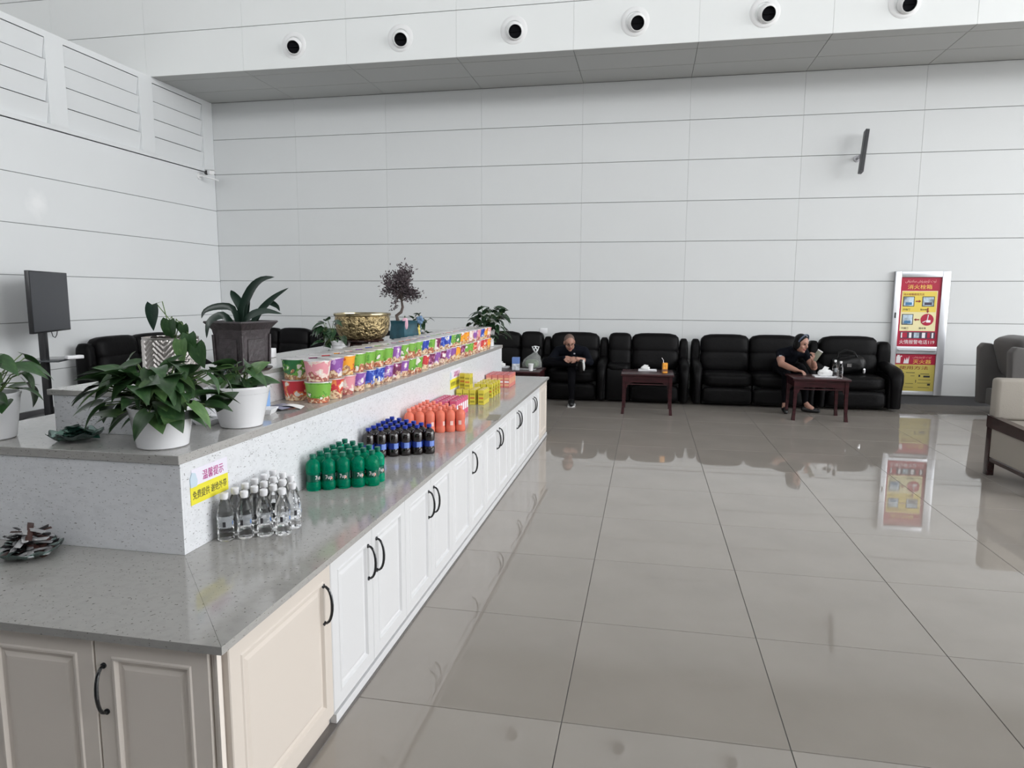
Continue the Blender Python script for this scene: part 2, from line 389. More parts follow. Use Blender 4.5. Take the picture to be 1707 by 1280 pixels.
o = MB().rbox(-.06, .06, -.012, 0, -.045, .045, .004, 2).build('wall_socket', WHITEPLASTIC, None, 40, (-1.62, D, .985)); tag(o, 'white wall socket just above the sofa back near the plastic bag', 'socket')

# ------------------------------------------------------------------ fire hydrant cabinet
RED = mat('red sign print', (.42, .012, .045), .35); YEL = mat('yellow sign print', (.78, .60, .10), .35)
PALE = mat('pale yellow sign print', (.80, .73, .42), .35); GOLD = mat('gold lettering', (.85, .62, .12), .4)
WHT = mat('white lettering', (.85, .82, .84), .4); DRED = mat('dark red lettering', (.25, .01, .01), .4)
PINK = mat('pink gold lettering', (.80, .45, .40), .4); INK = mat('dark print', (.03, .03, .035), .4)
PICB = mat('pale blue picture', (.42, .52, .60), .35, var=.6, scale=14); PICD = mat('dark picture', (.06, .05, .08), .35)
def fire_cabinet():
    x0, x1, z0, z1 = 3.466, 4.182, .14, 1.915; y = D
    t = thing('fire_hydrant_cabinet', 'fire hydrant cabinet with red and yellow notices in an aluminium frame', 'sign', (0, 0, 0))
    q = MB()
    for a, b, c, d in ((x0, x0 + .08, z0, z1), (x1 - .105, x1, z0, z1), (x0 + .08, x1 - .105, z1 - .085, z1), (x0 + .08, x1 - .105, .735, .845), (x0 + .08, x1 - .105, z0, z0 + .06)):
        q.rbox(a, b, y - .07, y, c, d, .006, 2)
    q.build('frame', ALU, t, 40)
    MB().tube([(x0 + .1, y - .075, .79), (x1 - .12, y - .075, .79)], .012, 8).build('door_bar', ALU, t, 40)
    MB().rbox(x0 + .02, x0 + .035, y - .085, y - .07, 1.25, 1.33, .003, 1).build('latch', BLACKMETAL, t)
    def board(name, a, b, c, d, m):
        return MB().box(a, b, y - .045, y, c, d).build(name, m, t)
    A, B, Cc, Dd = x0 + .08, x1 - .105, .845, z1 - .085
    up = board('notice_board', A, B, Cc, Dd, RED)
    Wd, Hd = B - A, Dd - Cc
    def R(par, u0, u1, v0, v1, m, lay, name, fr=(A, Dd, Wd, Hd)):
        MB().box(fr[0] + u0 * fr[2], fr[0] + u1 * fr[2], y - .045 - .0012 * lay, y - .045, fr[1] - v1 * fr[3], fr[1] - v0 * fr[3]).build(name, m, par)
    def L(par, s, u0, u1, v0, v1, m, lay, fr=(A, Dd, Wd, Hd)):
        me = grow(fit_text(s, (u1 - u0) * fr[2], (v1 - v0) * fr[3], m), .0008)
        put('lettering', me, par, (fr[0] + (u0 + u1) / 2 * fr[2], y - .046 - .0012 * lay, fr[1] - (v0 + v1) / 2 * fr[3]), (PI / 2, 0, 0))
    L(up, arabic('ئوت ئۆچۈرۈش ساندۇقى'), .11, .87, .035, .085, PINK, 0)
    L(up, '消火栓箱', .18, .78, .105, .17, GOLD, 0)
    R(up, .05, .93, .195, .775, PALE, 1, 'pale_panel'); R(up, .07, .91, .205, .50, YEL, 2, 'yellow_panel')
    L(up, '消火栓箱使用方法', .09, .60, .228, .262, DRED, 2)
    for u0, u1, v0, v1 in ((.09, .37, .275, .42), (.56, .86, .275, .42), (.09, .37, .53, .685)):
        R(up, u0, u1, v0, v1, INK, 3, 'picture_border'); R(up, u0 + .02, u1 - .02, v0 + .01, v1 - .01, PICB, 4, 'picture')
        R(up, u0 + .06, u1 - .06, v1 - .06, v1 - .02, PICD if v0 < .5 and u0 > .5 else mat('blue print', (.05, .18, .35), .4), 5, 'picture_detail')
    X = RXm(PI / 2)
    cx, cz = A + .715 * Wd, Dd - .61 * Hd
    MB().lathe([(.085, 0), (.085, .0055)], 28, (0, 0, 0), X=T(cx, y - .045, cz) @ X).build('round_picture', RED, up)
    MB().tube([(cx - .06, y - .051, cz - .04), (cx, y - .051, cz - .01), (cx + .01, y - .051, cz + .07)], .007, 6).build('picture_detail', WHT, up)
    MB().box(cx - .01, cx + .045, y - .052, y - .045, cz - .04, cz - .005).build('picture_detail', WHT, up)
    def arrow(u, v, ang):
        MB().prism([(-.035, -.008), (.008, -.008), (.008, -.02), (.038, 0), (.008, .02), (.008, .008), (-.035, .008)], 0, .0045, X=T(A + u * Wd, y - .045, Dd - v * Hd) @ X @ RZ(ang)).build('arrow', DRED, up)
    arrow(.465, .345, 0); arrow(.715, .475, -PI / 2); arrow(.46, .61, PI)
    for u0, v, s in ((.10, .45, '开箱门'), (.53, .45, '取水枪'), (.09, .72, '开阀门'), (.53, .72, '接水带')): L(up, s, u0, u0 + .17, v, v + .028, INK, 2)
    R(up, .08, .94, .79, .885, PICD, 1, 'photo_strip')
    for k, (u0, u1, m) in enumerate(((.1, .13, WHT), (.13, .25, RED), (.30, .36, WHT), (.42, .55, PICB), (.62, .70, WHT), (.75, .82, RED), (.86, .90, WHT))): R(up, u0, u1, .80, .875, m, 2, 'photo')
    L(up, '火情报警电话119', .07, .94, .905, .965, WHT, 0)
    c2, d2 = z0 + .06, .735; fr = (A, d2, Wd, d2 - c2)
    lo = board('lower_notice_board', A, B, c2, d2, mat('mustard sign print', (.60, .50, .12), .35))
    R(lo, 0, 1, 0, .285, RED, 1, 'red_header', fr)
    for u0, u1, v0, v1 in ((.03, .135, .07, .25), (.05, .11, .03, .07), (.13, .17, .05, .08)): R(lo, u0, u1, v0, v1, WHT, 2, 'extinguisher_symbol', fr)
    MB().prism([(0, 0), (.07, 0), (.075, .11), (.055, .05), (.045, .09), (.03, .04), (.015, .08)], 0, .003, X=T(A + .21 * Wd, y - .0455, d2 - .26 * fr[3]) @ X).build('flame_symbol', WHT, lo)
    L(lo, arabic('ئوت ئۆچۈرۈش'), .44, .90, .06, .12, PINK, 1, fr); L(lo, '灭火器', .45, .90, .15, .26, GOLD, 1, fr)
    L(lo, '使用方法', .12, .84, .325, .42, DRED, 0, fr)
    for u0, u1, v0, v1 in ((.3, .52, .5, .515), (.42, .52, .59, .6), (.62, .66, .56, .62), (.66, .88, .53, .545), (.74, .90, .58, .63), (.62, .92, .69, .70), (.6, .93, .78, .79), (.85, .92, .80, .85), (.62, .9, .90, .91),
                           (.55, .565, .7, .78), (.28, .5, .90, .91), (.3, .5, .80, .81), (.08, .25, .52, .6), (.08, .25, .72, .8)): R(lo, u0, u1, v0, v1, INK, 1, 'diagram_line', fr)
fire_cabinet()

# ------------------------------------------------------------------ stepped island: cabinets, worktop, display steps
def door_mb(w, h):
    q = MB(); rings = [(0, .0), (0, -.017), (.003, -.02), (.052, -.02), (.056, -.0235), (.062, -.0235), (.068, -.013), (.078, -.012), (.09, -.017), (.098, -.0175)]
    vs = []
    for ins, y in rings: vs += [(ins, y, ins), (w - ins, y, ins), (w - ins, y, h - ins), (ins, y, h - ins)]
    fs = [(0, 3, 2, 1)]
    for i in range(len(rings) - 1):
        for k in range(4): fs.append((i * 4 + k, i * 4 + (k + 1) % 4, (i + 1) * 4 + (k + 1) % 4, (i + 1) * 4 + k))
    n = (len(rings) - 1) * 4; fs.append((n, n + 1, n + 2, n + 3)); return q.add(vs, fs)
def handle_mb():
    q = MB(); L = .068
    pts = [(0, -.001 - .032 * math.cos(a * PI / 2) ** .8, L * math.sin(a * PI / 2) * 1.0) for a in [-1 + k / 6 for k in range(13)]]
    q.tube(pts, [.0058 - .0012 * abs(k - 6) / 6 for k in range(13)], 8)
    for z in (-L, L): q.lathe([(.0085, 0), (.0085, .004), (.004, .006)], 12, X=T(0, 0, z) @ RXm(PI / 2))
    return q
HANDLE = handle_mb().mesh('handle', BLACKMETAL, 40)
def cabinet(label, loc, rz, w, doors, mt, depth=.4, hz=.489, z0=.045, z1=.628):
    """doors: list of (x0, x1, handle x or None)"""
    t = thing('base_cabinet', label, 'cabinet', loc, rz, 'cabinets of the stepped island')
    MB().box(.002, w - .002, .001, depth, 0, z1).build('carcass', mt, t)
    for a, b, hx in doors:
        d = door_mb(b - a - .004, z1 - z0 - .004).build('door', mt, t, None, (a + .002, 0, z0 + .002))
        if hx is not None: put('handle', HANDLE, d, (hx - a - .002, -.02, hz - z0))
CXF = -1.095
def long_cab(label, y0, y1, doors, mt, **k): cabinet(label, (CXF, y0, 0), PI / 2, y1 - y0, [(a - y0, b - y0, h - y0 if h else None) for a, b, h in doors], mt, **k)
long_cab('cream end cabinet door nearest the camera on the aisle side', 1.545, 2.155, [(1.55, 2.155, 2.097)], CREAMDOOR, depth=.015)
long_cab('white double-door cabinet next to the cream end door', 2.155, 2.92, [(2.155, 2.53, 2.487), (2.53, 2.92, 2.575)], WHITEDOOR)
long_cab('second white double-door cabinet from the near end', 2.92, 3.70, [(2.92, 3.31, 3.267), (3.31, 3.70, 3.355)], WHITEDOOR)
long_cab('white double-door cabinet that has only one handle', 3.70, 4.53, [(3.70, 4.13, None), (4.13, 4.53, 4.175)], WHITEDOOR)
long_cab('fourth white double-door cabinet from the near end', 4.53, 5.35, [(4.53, 4.94, 4.893), (4.94, 5.35, 4.987)], WHITEDOOR)
long_cab('fifth white double-door cabinet from the near end', 5.35, 6.12, [(5.35, 5.735, 5.69), (5.735, 6.12, 5.78)], WHITEDOOR)
long_cab('white double-door cabinet beside the far cream end panel', 6.12, 6.97, [(6.12, 6.56, 6.512), (6.56, 6.97, 6.608)], WHITEDOOR)
long_cab('cream end panel cabinet at the far end of the island', 6.97, 7.49, [(6.97, 7.49, None)], CREAMDOOR)
for k, nm in enumerate(['first warm white front cabinet beside the near corner post', 'second warm white front cabinet left of the corner', 'third warm white front cabinet beyond the frame edge']):
    x1 = -1.115 - .76 * k if k else -1.115
    x0 = x1 - (.355 + .385 if k == 0 else .76)
    s = -1.47 - x0 if k == 0 else .38
    cabinet(nm, (x0, 1.545, 0), 0, x1 - x0, [(0, s, .045), (s, x1 - x0, s + .03)], GREYDOOR, depth=.38, hz=.475)
q = MB(); q.box(-1.113, -1.10, 1.533, 1.545, 0, .63); q.box(-1.10, -1.093, 1.527, 1.545, 0, .63)
tag(q.build('corner_post', GREYDOOR), 'narrow warm white corner post where the two cabinet runs meet', 'post')
st = struct(MB().box(-3.2, -1.062, 1.5, 7.53, 0, .006).build('trim_1', mat('grey floor border', (.14, .13, .125), .3)))
struct(MB().box(-1.093, -1.070, 2.16, 7.49, .006, .04).build('trim_2', WHITEDOOR))

wt = thing('stone_worktop', 'long grey speckled stone worktop of the lowest island level', 'worktop', (0, 0, 0))
Xa, Xb, Ya, Yb = -3.14, -1.055, 1.495, 7.53
def slab(q, poly, z0, z1): return q.prism(poly, z0, z1)
g = .0006
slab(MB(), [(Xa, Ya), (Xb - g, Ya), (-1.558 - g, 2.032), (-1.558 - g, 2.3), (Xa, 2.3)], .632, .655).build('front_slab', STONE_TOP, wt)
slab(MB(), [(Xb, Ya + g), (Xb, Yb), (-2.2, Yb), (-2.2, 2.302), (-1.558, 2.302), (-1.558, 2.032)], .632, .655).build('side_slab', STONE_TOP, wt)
MB().box(-3.10, -1.56, 1.98, 7.45, .006, .631).build('support', WHITEDOOR, wt)
def step(label, x0, x1, y0, y1, z0, z1, th, ov):
    t = thing('display_step', label, 'display step', (0, 0, 0))
    MB().box(x0 + .006, x1 - .0125, y0 + .0125, y1 - .006, z0 + .001, z1 - th).build('core', STONE_RISER, t)
    MB().box(x0, x1, y0, y0 + .012, z0 + .001, z1 - th).build('front_panel', STONE_RISER, t)
    MB().box(x1 - .012, x1, y0 + .0125, y1, z0 + .001, z1 - th).build('side_panel', STONE_RISER, t)
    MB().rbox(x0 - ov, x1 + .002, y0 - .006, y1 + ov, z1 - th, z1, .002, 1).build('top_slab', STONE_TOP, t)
step('wide middle step of speckled stone carrying the white plant pots', -2.62, -1.558, 2.034, 7.35, .655, 1.01, .032, .04)
step('narrow top step of speckled stone carrying the brass bowl', -2.31, -1.872, 2.30, 7.10, 1.01, 1.18, .022, .025)
# sheet lying on the worktop, notices taped to the riser
o = MB().box(-.045, .045, -.115, .115, 0, .0015).build('flat_notice', mat('faded notice', (.26, .25, .2), .5), None, None, (-1.10, 4.91, .6555), (0, 0, .12)); tag(o, 'faded notice lying flat on the worktop edge by the yellow cartons', 'notice')
MAG = mat('magenta lettering', (.45, .01, .22), .5); SIGNW = mat('notice white print', (.78, .75, .84), .4); SIGNY = mat('notice yellow print', (.80, .72, .05), .4)
def notice(y0, y1, z0, z1, label, tilt):
    t = thing('taped_notice', label, 'notice', (-1.5575, (y0 + y1) / 2, (z0 + z1) / 2))
    w, h = y1 - y0, z1 - z0; X = RZ(PI / 2) @ RXm(PI / 2) @ RZ(tilt)
    MB().box(-w / 2, w / 2, -h / 2, h * .02, 0, .0015, X=X).build('yellow_panel', SIGNY, t)
    MB().box(-w / 2 + .01, w / 2, h * .02, h / 2, 0, .0012, X=X).build('white_panel', SIGNW, t)
    MB().prism([(-w / 2 + .002, h * .0), (-w / 2 + .035, h * .0), (-w / 2 + .04, h * .15), (-w / 2 + .03, h * .38), (-w / 2 + .012, h * .42), (-w / 2, h * .25)], 0, .003, X=X).build('sticker', mat('pale blue sticker', (.55, .66, .75), .4), t)
    for s, ww, hh, cx, cz, m in (('温馨提示', w * .56, h * .28, w * .1, h * .24, MAG), ('免费提供 谢绝外带', w * .9, h * .24, 0, -h * .24, INK)):
        me = grow(fit_text(s, ww, hh, m), .0006); me.transform(X @ T(cx, cz, .0015)); put('lettering', me, t)
notice(2.08, 2.30, .818, .945, 'yellow and white taped notice behind the water bottles', .0)
notice(5.33, 5.66, .79, .945, 'yellow and white taped notice above the yellow cartons', .0)

# ------------------------------------------------------------------ drinks on the worktop
def bottle_proto(name, prof, capz, capr, caph, bodym, capm, labz, labm, labr, arc=2 * PI, extra=None, seg=20):
    b = MB().lathe(prof, seg).build(name, bodym, None, 35)
    q = MB(); q.lathe([(capr, capz), (capr, capz + caph - .002), (capr - .002, capz + caph)], 16); q.build('cap', capm, b, 35)
    MB().lathe([(capr * .86, capz - .006), (capr * .86, capz)], 14).build('neck_ring', capm, b, 35)
    if labm:
        q = MB(); n = 16; vs = []; fs = []
        for k in range(n + 1):
            a = -PI / 4 - arc / 2 + arc * k / n
            vs += [(labr * math.cos(a), labr * math.sin(a), labz[0]), (labr * math.cos(a), labr * math.sin(a), labz[1])]
        for k in range(n): fs.append((2 * k, 2 * k + 2, 2 * k + 3, 2 * k + 1))
        q.add(vs, fs); q.build('label', labm, b, 60)
    if extra: extra(b)
    return b
def bend_text(s, size, r, z, ang, mt, wid):
    me = fit_text(s, wid, size, mt)
    for v in me.vertices:
        a = ang + v.co.x / r; v.co = (r * math.cos(a), r * math.sin(a), z + v.co.y)
    return me
def arc_patch(name, par, r, z0, z1, a0, a1, mt):
    n = 6; vs = []
    for k in range(n + 1):
        a = a0 + (a1 - a0) * k / n; vs += [(r * math.cos(a), r * math.sin(a), z0), (r * math.cos(a), r * math.sin(a), z1)]
    return MB().add(vs, [(2 * k, 2 * k + 2, 2 * k + 3, 2 * k + 1) for k in range(n)]).build(name, mt, par, 60)
CLEAR = mat('clear water bottle', (1, 1, 1), .015, trans=1.0, ior=1.26)
def water_proto():
    prof = [(.020, .003), (.026, 0), (.0295, .004), (.0295, .014), (.028, .018), (.0295, .022), (.0295, .034), (.028, .038), (.0295, .042), (.0295, .05), (.028, .054), (.0295, .058),
            (.0295, .066), (.0275, .072), (.0295, .078), (.0295, .096), (.0285, .100), (.0290, .104), (.0265, .116), (.0225, .130), (.018, .143), (.0135, .152), (.0115, .156), (.0115, .162)]
    def extra(b): arc_patch('label_print', b, .0302, .055, .075, -1.1, -.75, INK); arc_patch('label_print', b, .0302, .06, .074, .1, .3, mat('label blue', (.1, .2, .45), .4))
    return bottle_proto('water_bottle', prof, .160, .0145, .018, CLEAR, WHITEPLASTIC, (.05, .094), mat('clear label', (.85, .9, .95), .2, alpha=.28), .0299, 2.4, extra)
WATER = water_proto()
Z1 = .655
SIDE = ['beside the riser', 'second out from the riser', 'third out from the riser', 'fourth out from the riser', 'fifth out from the riser', 'on the aisle side']
first = True
for c, (x, ys) in enumerate(((-1.512, (2.206, 2.274, 2.341, 2.408, 2.475, 2.545)), (-1.4535, (2.242, 2.31, 2.378, 2.447, 2.52)), (-1.395, (2.278, 2.345, 2.414, 2.478)), (-1.335, (2.305, 2.382)))):
    for r, y in enumerate(ys):
        o = WATER if first else copy_tree(WATER); first = False
        o.location = (x, y, Z1 + .0003); o.rotation_euler = (0, 0, RND.uniform(-.6, .6))
        tag(o, 'clear water bottle, %s from the front in the column %s' % (ORD[r], SIDE[c]), 'bottle', 'water bottles on the worktop')
def soda_prof(r, h):
    return [(r * .7, .004), (r * .9, 0), (r, .006), (r, .03), (r * .93, .042), (r * .90, .06), (r * .93, .078), (r, .088), (r * 1.0, .112), (r * .95, .124), (r * .78, .135), (r * .5, .143), (.0125, .146), (.0125, .156)]
GREENB = mat('green soda bottle', (.0, .56, .30), .05, trans=.75, ior=1.22)
GREENC = mat('green cap plastic', (.0, .12, .075), .35)
def ex_green(b):
    me = bend_text('7up', .024, .0318, .060, -PI / 4, WHT, .030); put('lettering', me, b)
    arc_patch('red_spot', b, .0317, .052, .062, -PI / 4 + .32, -PI / 4 + .52, mat('orange red print', (.7, .12, .02), .4))
    arc_patch('barcode', b, .0317, .046, .074, PI / 4 - .25, PI / 4 + .3, WHT)
GREEN = bottle_proto('green_soda_bottle', soda_prof(.0335, .17), .153, .0145, .017, GREENB, GREENC, (.043, .077), mat('dark green label', (.0, .075, .045), .25), .0314, 2 * PI, ex_green)
COLA = mat('dark cola bottle', (.008, .004, .004), .06, coat=.5); BLUEC = mat('blue cap plastic', (.005, .025, .30), .35)
def ex_blue(b):
    arc_patch('label_print', b, .0317, .045, .075, -PI / 4 - .5, -PI / 4 + .45, mat('light blue label print', (.16, .25, .62), .3))
    arc_patch('barcode', b, .0318, .046, .074, PI / 4 - .2, PI / 4 + .4, mat('barcode white', (.6, .64, .75), .4))
BLUE = bottle_proto('cola_bottle', soda_prof(.0335, .17), .153, .0145, .016, COLA, BLUEC, (.043, .077), mat('dark blue label', (.01, .03, .22), .25), .0314, 2 * PI, ex_blue)
ORNG = mat('orange soda bottle', (.90, .23, .15), .06, trans=.25, ior=1.25); ORNC = mat('coral cap plastic', (.82, .24, .18), .35)
def ex_org(b):
    arc_patch('label_print', b, .0317, .046, .074, -PI / 4 - .35, -PI / 4 + .3, mat('pale label print', (.75, .5, .45), .4))
    arc_patch('label_print', b, .0318, .048, .066, PI / 4 - .3, PI / 4 + .1, mat('pale label print', (.75, .5, .45), .4))
ORANGE = bottle_proto('orange_soda_bottle', soda_prof(.0335, .17), .153, .0145, .016, ORNG, ORNC, (.043, .077), mat('coral label', (.66, .13, .09), .3), .0314, 2 * PI, ex_org)
def block(proto, label, group, x0, y0, nx, ny, px, py):
    """bottles standing in a hexagonally packed triangle that points to the aisle"""
    fst = True
    for i in range(nx):
        for j in range(ny - i):
            o = proto if fst else copy_tree(proto); fst = False
            o.location = (x0 + i * px, y0 + j * py + i * py / 2, Z1 + .0003); o.rotation_euler = (0, 0, RND.uniform(-.6, .5))
            tag(o, '%s, %s from the front, %s from the riser' % (label, ORD[j], ORD[i]), 'bottle', group)
block(GREEN, 'green soda bottle with green cap', 'green soda bottles on the worktop', -1.503, 2.875, 5, 6, .0585, .069)
block(BLUE, 'dark cola bottle with blue cap', 'cola bottles on the worktop', -1.503, 3.525, 6, 6, .0585, .0725)
block(ORANGE, 'orange soda bottle with coral cap', 'orange soda bottles on the worktop', -1.503, 4.19, 6, 6, .0585, .0755)
def carton_proto(name, w, d, h, side, top, pr):
    b = MB().rbox(-w / 2, w / 2, -d / 2, d / 2, 0, h, .0015, 1).build(name, side)
    MB().box(-w / 2 + .002, w / 2 - .002, -d / 2 + .002, d / 2 - .002, h, h + .0012).build('top_flap', top, b)
    for k in range(3): MB().box(-w / 2 + .006, w / 2 - .006, -d / 2 - .0006, -d / 2, h * (.15 + .25 * k), h * (.27 + .25 * k)).build('front_print', pr[k % len(pr)], b)
    MB().box(w / 2, w / 2 + .0006, -d / 2 + .006, d / 2 - .006, h * .3, h * .75).build('side_print', pr[0], b)
    MB().tube([(w * .25, d * .2, h + .001), (w * .25, d * .2, h + .004)], .003, 6).build('straw_hole', WHT, b)
    return b
PINKC = mat('pink carton', (.62, .10, .20), .4); PINKT = mat('pink carton top', (.55, .06, .17), .4)
PINKCART = carton_proto('juice_carton', .052, .052, .128, PINKC, PINKT, [WHT, mat('pale pink print', (.75, .45, .52), .4)])
k = 0
for i in range(3):
    for j in range(6):
        o = PINKCART if k == 0 else copy_tree(PINKCART); k += 1
        o.location = (-1.51 + i * .0655, 4.79 + j * .056 + (0 if i < 2 else .03), Z1 + .0003)
        tag(o, 'pink juice carton, %s from the front, %s from the riser' % (ORD[j], ORD[i]), 'carton', 'pink juice cartons')
YELC = mat('yellow carton', (.66, .56, .06), .4); YELT = mat('yellow carton top', (.62, .50, .10), .4)
YC = carton_proto('tea_carton', .05, .04, .122, YELC, YELT, [mat('olive print', (.35, .30, .03), .4), mat('red orange print', (.6, .2, .04), .4)])
k = 0
for (i, j, lay) in [(i, j, 0) for j in range(4) for i in range(4)] + [(1, 1, 1), (0, 2, 1), (1, 2, 1)]:
    o = YC if k == 0 else copy_tree(YC); k += 1
    o.location = (-1.515 + i * .056 + (.018 if i == 3 else 0), 5.47 + j * .05, Z1 + .0003 + lay * .1235)
    tag(o, 'yellow tea carton, %s from the riser in the %s row%s' % (ORD[i], ORD[j], ', stacked on top' if lay else ''), 'carton', 'yellow tea cartons')
for i in range(3):
    for j in range(4):
        o = copy_tree(YC); o.location = (-1.46 + i * .056, 5.86 + j * .10, Z1 + .0003)
        tag(o, 'yellow tea carton of the farther cluster, %s from the riser in the %s row' % (ORD[i], ORD[j]), 'carton', 'farther yellow tea cartons')
RCART = carton_proto('peach_carton', .055, .05, .122, mat('coral carton', (.66, .20, .17), .4), mat('coral carton top', (.48, .09, .11), .4), [mat('peach print', (.75, .45, .25), .4), WHT])
k = 0
for i in range(4):
    for j in range(5):
        o = RCART if k == 0 else copy_tree(RCART); k += 1
        o.location = (-1.515 + i * .06, 6.56 + j * .066, Z1 + .0003)
        tag(o, 'coral juice carton at the far end, %s from the riser in the %s row' % (ORD[i], ORD[j]), 'carton', 'coral juice cartons')

# ------------------------------------------------------------------ noodle cups on the middle step
Z2 = 1.01; Z3 = 1.18
def cup_mat(name, base, alt, food):
    m = mat(name, base, .35); n, l, b = nodes(m)
    v = coords(m); oi = n.new('ShaderNodeObjectInfo'); add = n.new('ShaderNodeVectorMath'); add.operation = 'ADD'
    sc = n.new('ShaderNodeVectorMath'); sc.operation = 'SCALE'; sc.inputs['Scale'].default_value = 13.0
    cmb = n.new('ShaderNodeCombineXYZ')
    for k in range(3): l.new(oi.outputs['Random'], cmb.inputs[k])
    l.new(cmb.outputs[0], sc.inputs[0]); l.new(v, add.inputs[0]); l.new(sc.outputs[0], add.inputs[1])
    f = noise(m, 22, 2, add.outputs[0])
    c1 = ramp(m, f, [(0, base), (.53, base), (.54, alt), (.60, alt), (.61, (.80, .75, .70)), (1, (.80, .75, .70))], 'CONSTANT')
    f2 = noise(m, 60, 3, add.outputs[0])
    c2 = ramp(m, f2, [(0, (.75, .6, .42)), (.42, (.75, .6, .42)), (.5, food), (.58, (.30, .10, .05)), (1, (.75, .7, .6))])
    sp = n.new('ShaderNodeSeparateXYZ'); l.new(v, sp.inputs[0])
    dot = n.new('ShaderNodeMath'); dot.operation = 'MULTIPLY_ADD'; l.new(f, dot.inputs[0]); dot.inputs[1].default_value = .12; l.new(sp.outputs[2], dot.inputs[2])
    th = n.new('ShaderNodeMath'); th.operation = 'LESS_THAN'; th.inputs[1].default_value = .092; l.new(dot.outputs[0], th.inputs[0])
    mx = n.new('ShaderNodeMixRGB'); l.new(th.outputs[0], mx.inputs[0]); l.new(c1, mx.inputs[1]); l.new(c2, mx.inputs[2])
    l.new(mx.outputs[0], b.inputs['Base Color']); return m
LID = mat('noodle cup lid', (.62, .60, .60), .22, .3, var=.25, scale=18)
CUPS = {'green': ((.19, .42, .06), (.10, .30, .03), (.55, .12, .05)), 'purple': ((.26, .09, .36), (.48, .30, .58), (.7, .45, .3)), 'orange': ((.85, .36, .03), (.6, .1, .03), (.8, .5, .15)),
        'blue': ((.02, .05, .38), (.12, .2, .6), (.75, .6, .4)), 'red': ((.55, .035, .05), (.75, .22, .08), (.75, .5, .3)), 'maroon': ((.16, .02, .08), (.4, .1, .25), (.75, .55, .45)),
        'pink': ((.72, .30, .34), (.8, .62, .55), (.45, .08, .12)), 'dark green': ((.03, .16, .05), (.15, .38, .06), (.5, .3, .1))}
CUPM = {}
def cup_mesh(c):
    if c not in CUPM:
        m = cup_mat(c + ' noodle cup print', *CUPS[c])
        CUPM[c] = MB().lathe([(.052, 0), (.054, .002), (.0665, .098), (.0695, .100), (.0695, .1045), (.067, .105)], 24).mesh('noodle_cup', m, 35)
    return CUPM[c]
LIDM = MB().lathe([(.070, .1045), (.070, .108), (.0665, .1085), (.001, .1088)], 24, cap1=False).mesh('lid', LID, 35)
def cup(c, x, y, z, label, group):
    o = put('noodle_cup', cup_mesh(c), None, (x, y, z), (0, 0, RND.uniform(0, 6.28))); put('lid', LIDM, o); return tag(o, label, 'instant noodles', group)
TOP = ['pink', 'purple', 'orange', 'green', 'green', 'green', 'green', 'purple', 'green', 'green', 'green', 'blue', 'green', 'maroon', 'blue', 'blue', 'green', 'dark green', 'orange', 'orange', 'pink', 'purple', 'pink', 'blue', 'orange', 'pink']
BOT = ['green', 'red', 'pink', 'purple', 'blue', 'blue', 'purple', 'maroon', 'purple', 'green', 'green', 'red', 'maroon', 'purple', 'maroon', 'purple', 'purple', 'orange', 'maroon', 'green', 'green', 'red', 'pink', 'red', 'red', 'orange']
RB = ['red', 'purple', 'green', 'orange', 'blue', 'maroon', 'pink', 'green']
for j in range(26):
    y = 3.232 + j * .1475
    for lay, lst, nm in ((0, BOT, 'bottom'), (1, TOP, 'upper')):
        cup(lst[j], -1.645, y + RND.uniform(-.003, .003), Z2 + .0003 + lay * .1095, '%s noodle cup in the %s layer of the front row, %s from the front' % (lst[j], nm, ORD[j]), 'noodle cups on the middle step')
    for lay in (0, 1):
        c = ('red' if lay == 0 else 'dark green') if j == 0 else RB[(j * 3 + lay * 2) % 8]
        cup(c, -1.795, y + .045, Z2 + .0003 + lay * .1095, '%s noodle cup in the %s layer of the back row, %s from the front' % (c, ('bottom', 'upper')[lay], ORD[j]), 'noodle cups on the middle step')

# ------------------------------------------------------------------ plants
def leaf_mesh(name, mt, L=1.0, W=.55, heart=True, fold=.18, droop=.35, n=8):
    """leaf along +X with its midrib folded and the tip drooping; base at the origin"""
    vs = []; fs = []
    for i in range(n + 1):
        t = i / n
        if heart: wd = W / 2 * (math.sin(PI * min(1, t * .93 + .07) ** .62) ** .8) * (1 - .25 * t)
        else: wd = W / 2 * math.sin(PI * (t * .96 + .04)) ** .7
        z = -droop * t * t * L; x = L * t - droop * .25 * t * t * L
        bk = -.10 * L * (1 - t) ** 3 if heart else 0
        wd = max(wd, .012 * L)
        if i == n: wd = .004 * L
        vs += [(x + bk, -wd, z + fold * wd), (x + bk * .45, -wd * .5, z + fold * wd * .35), (x, 0, z), (x + bk * .45, wd * .5, z + fold * wd * .35), (x + bk, wd, z + fold * wd)]
    for i in range(n):
        for k in range(4): fs.append((i * 5 + k, (i + 1) * 5 + k, (i + 1) * 5 + k + 1, i * 5 + k + 1))
    return MB().add(vs, fs).mesh(name, mt, 80)
def leaf_mat(name, col, tip, rough=.32):
    m = mat(name, col, rough); n, l, b = nodes(m)
    f = noise(m, 3.5, 3, coords(m, (1, 2.5, 1)))
    l.new(ramp(m, f, [(.3, mul(col, .75)), (.55, col), (.75, tip)]), b.inputs['Base Color']); rand_tone(m, .28)
    return m
POTHOS = leaf_mat('pothos leaf', (.030, .075, .026), (.07, .13, .045)); LIGHTLEAF = leaf_mat('young pothos leaf', (.075, .15, .05), (.15, .22, .09))
FARLEAF = leaf_mat('dark glossy leaf', (.018, .045, .02), (.035, .075, .03), .25); STEM = mat('plant stem', (.10, .16, .05), .5)
LEAF = [leaf_mesh('leaf', POTHOS, 1, .74, True, .2, .3), leaf_mesh('leaf', POTHOS, 1, .62, True, .3, .45), leaf_mesh('leaf', LIGHTLEAF, 1, .7, True, .18, .25)]
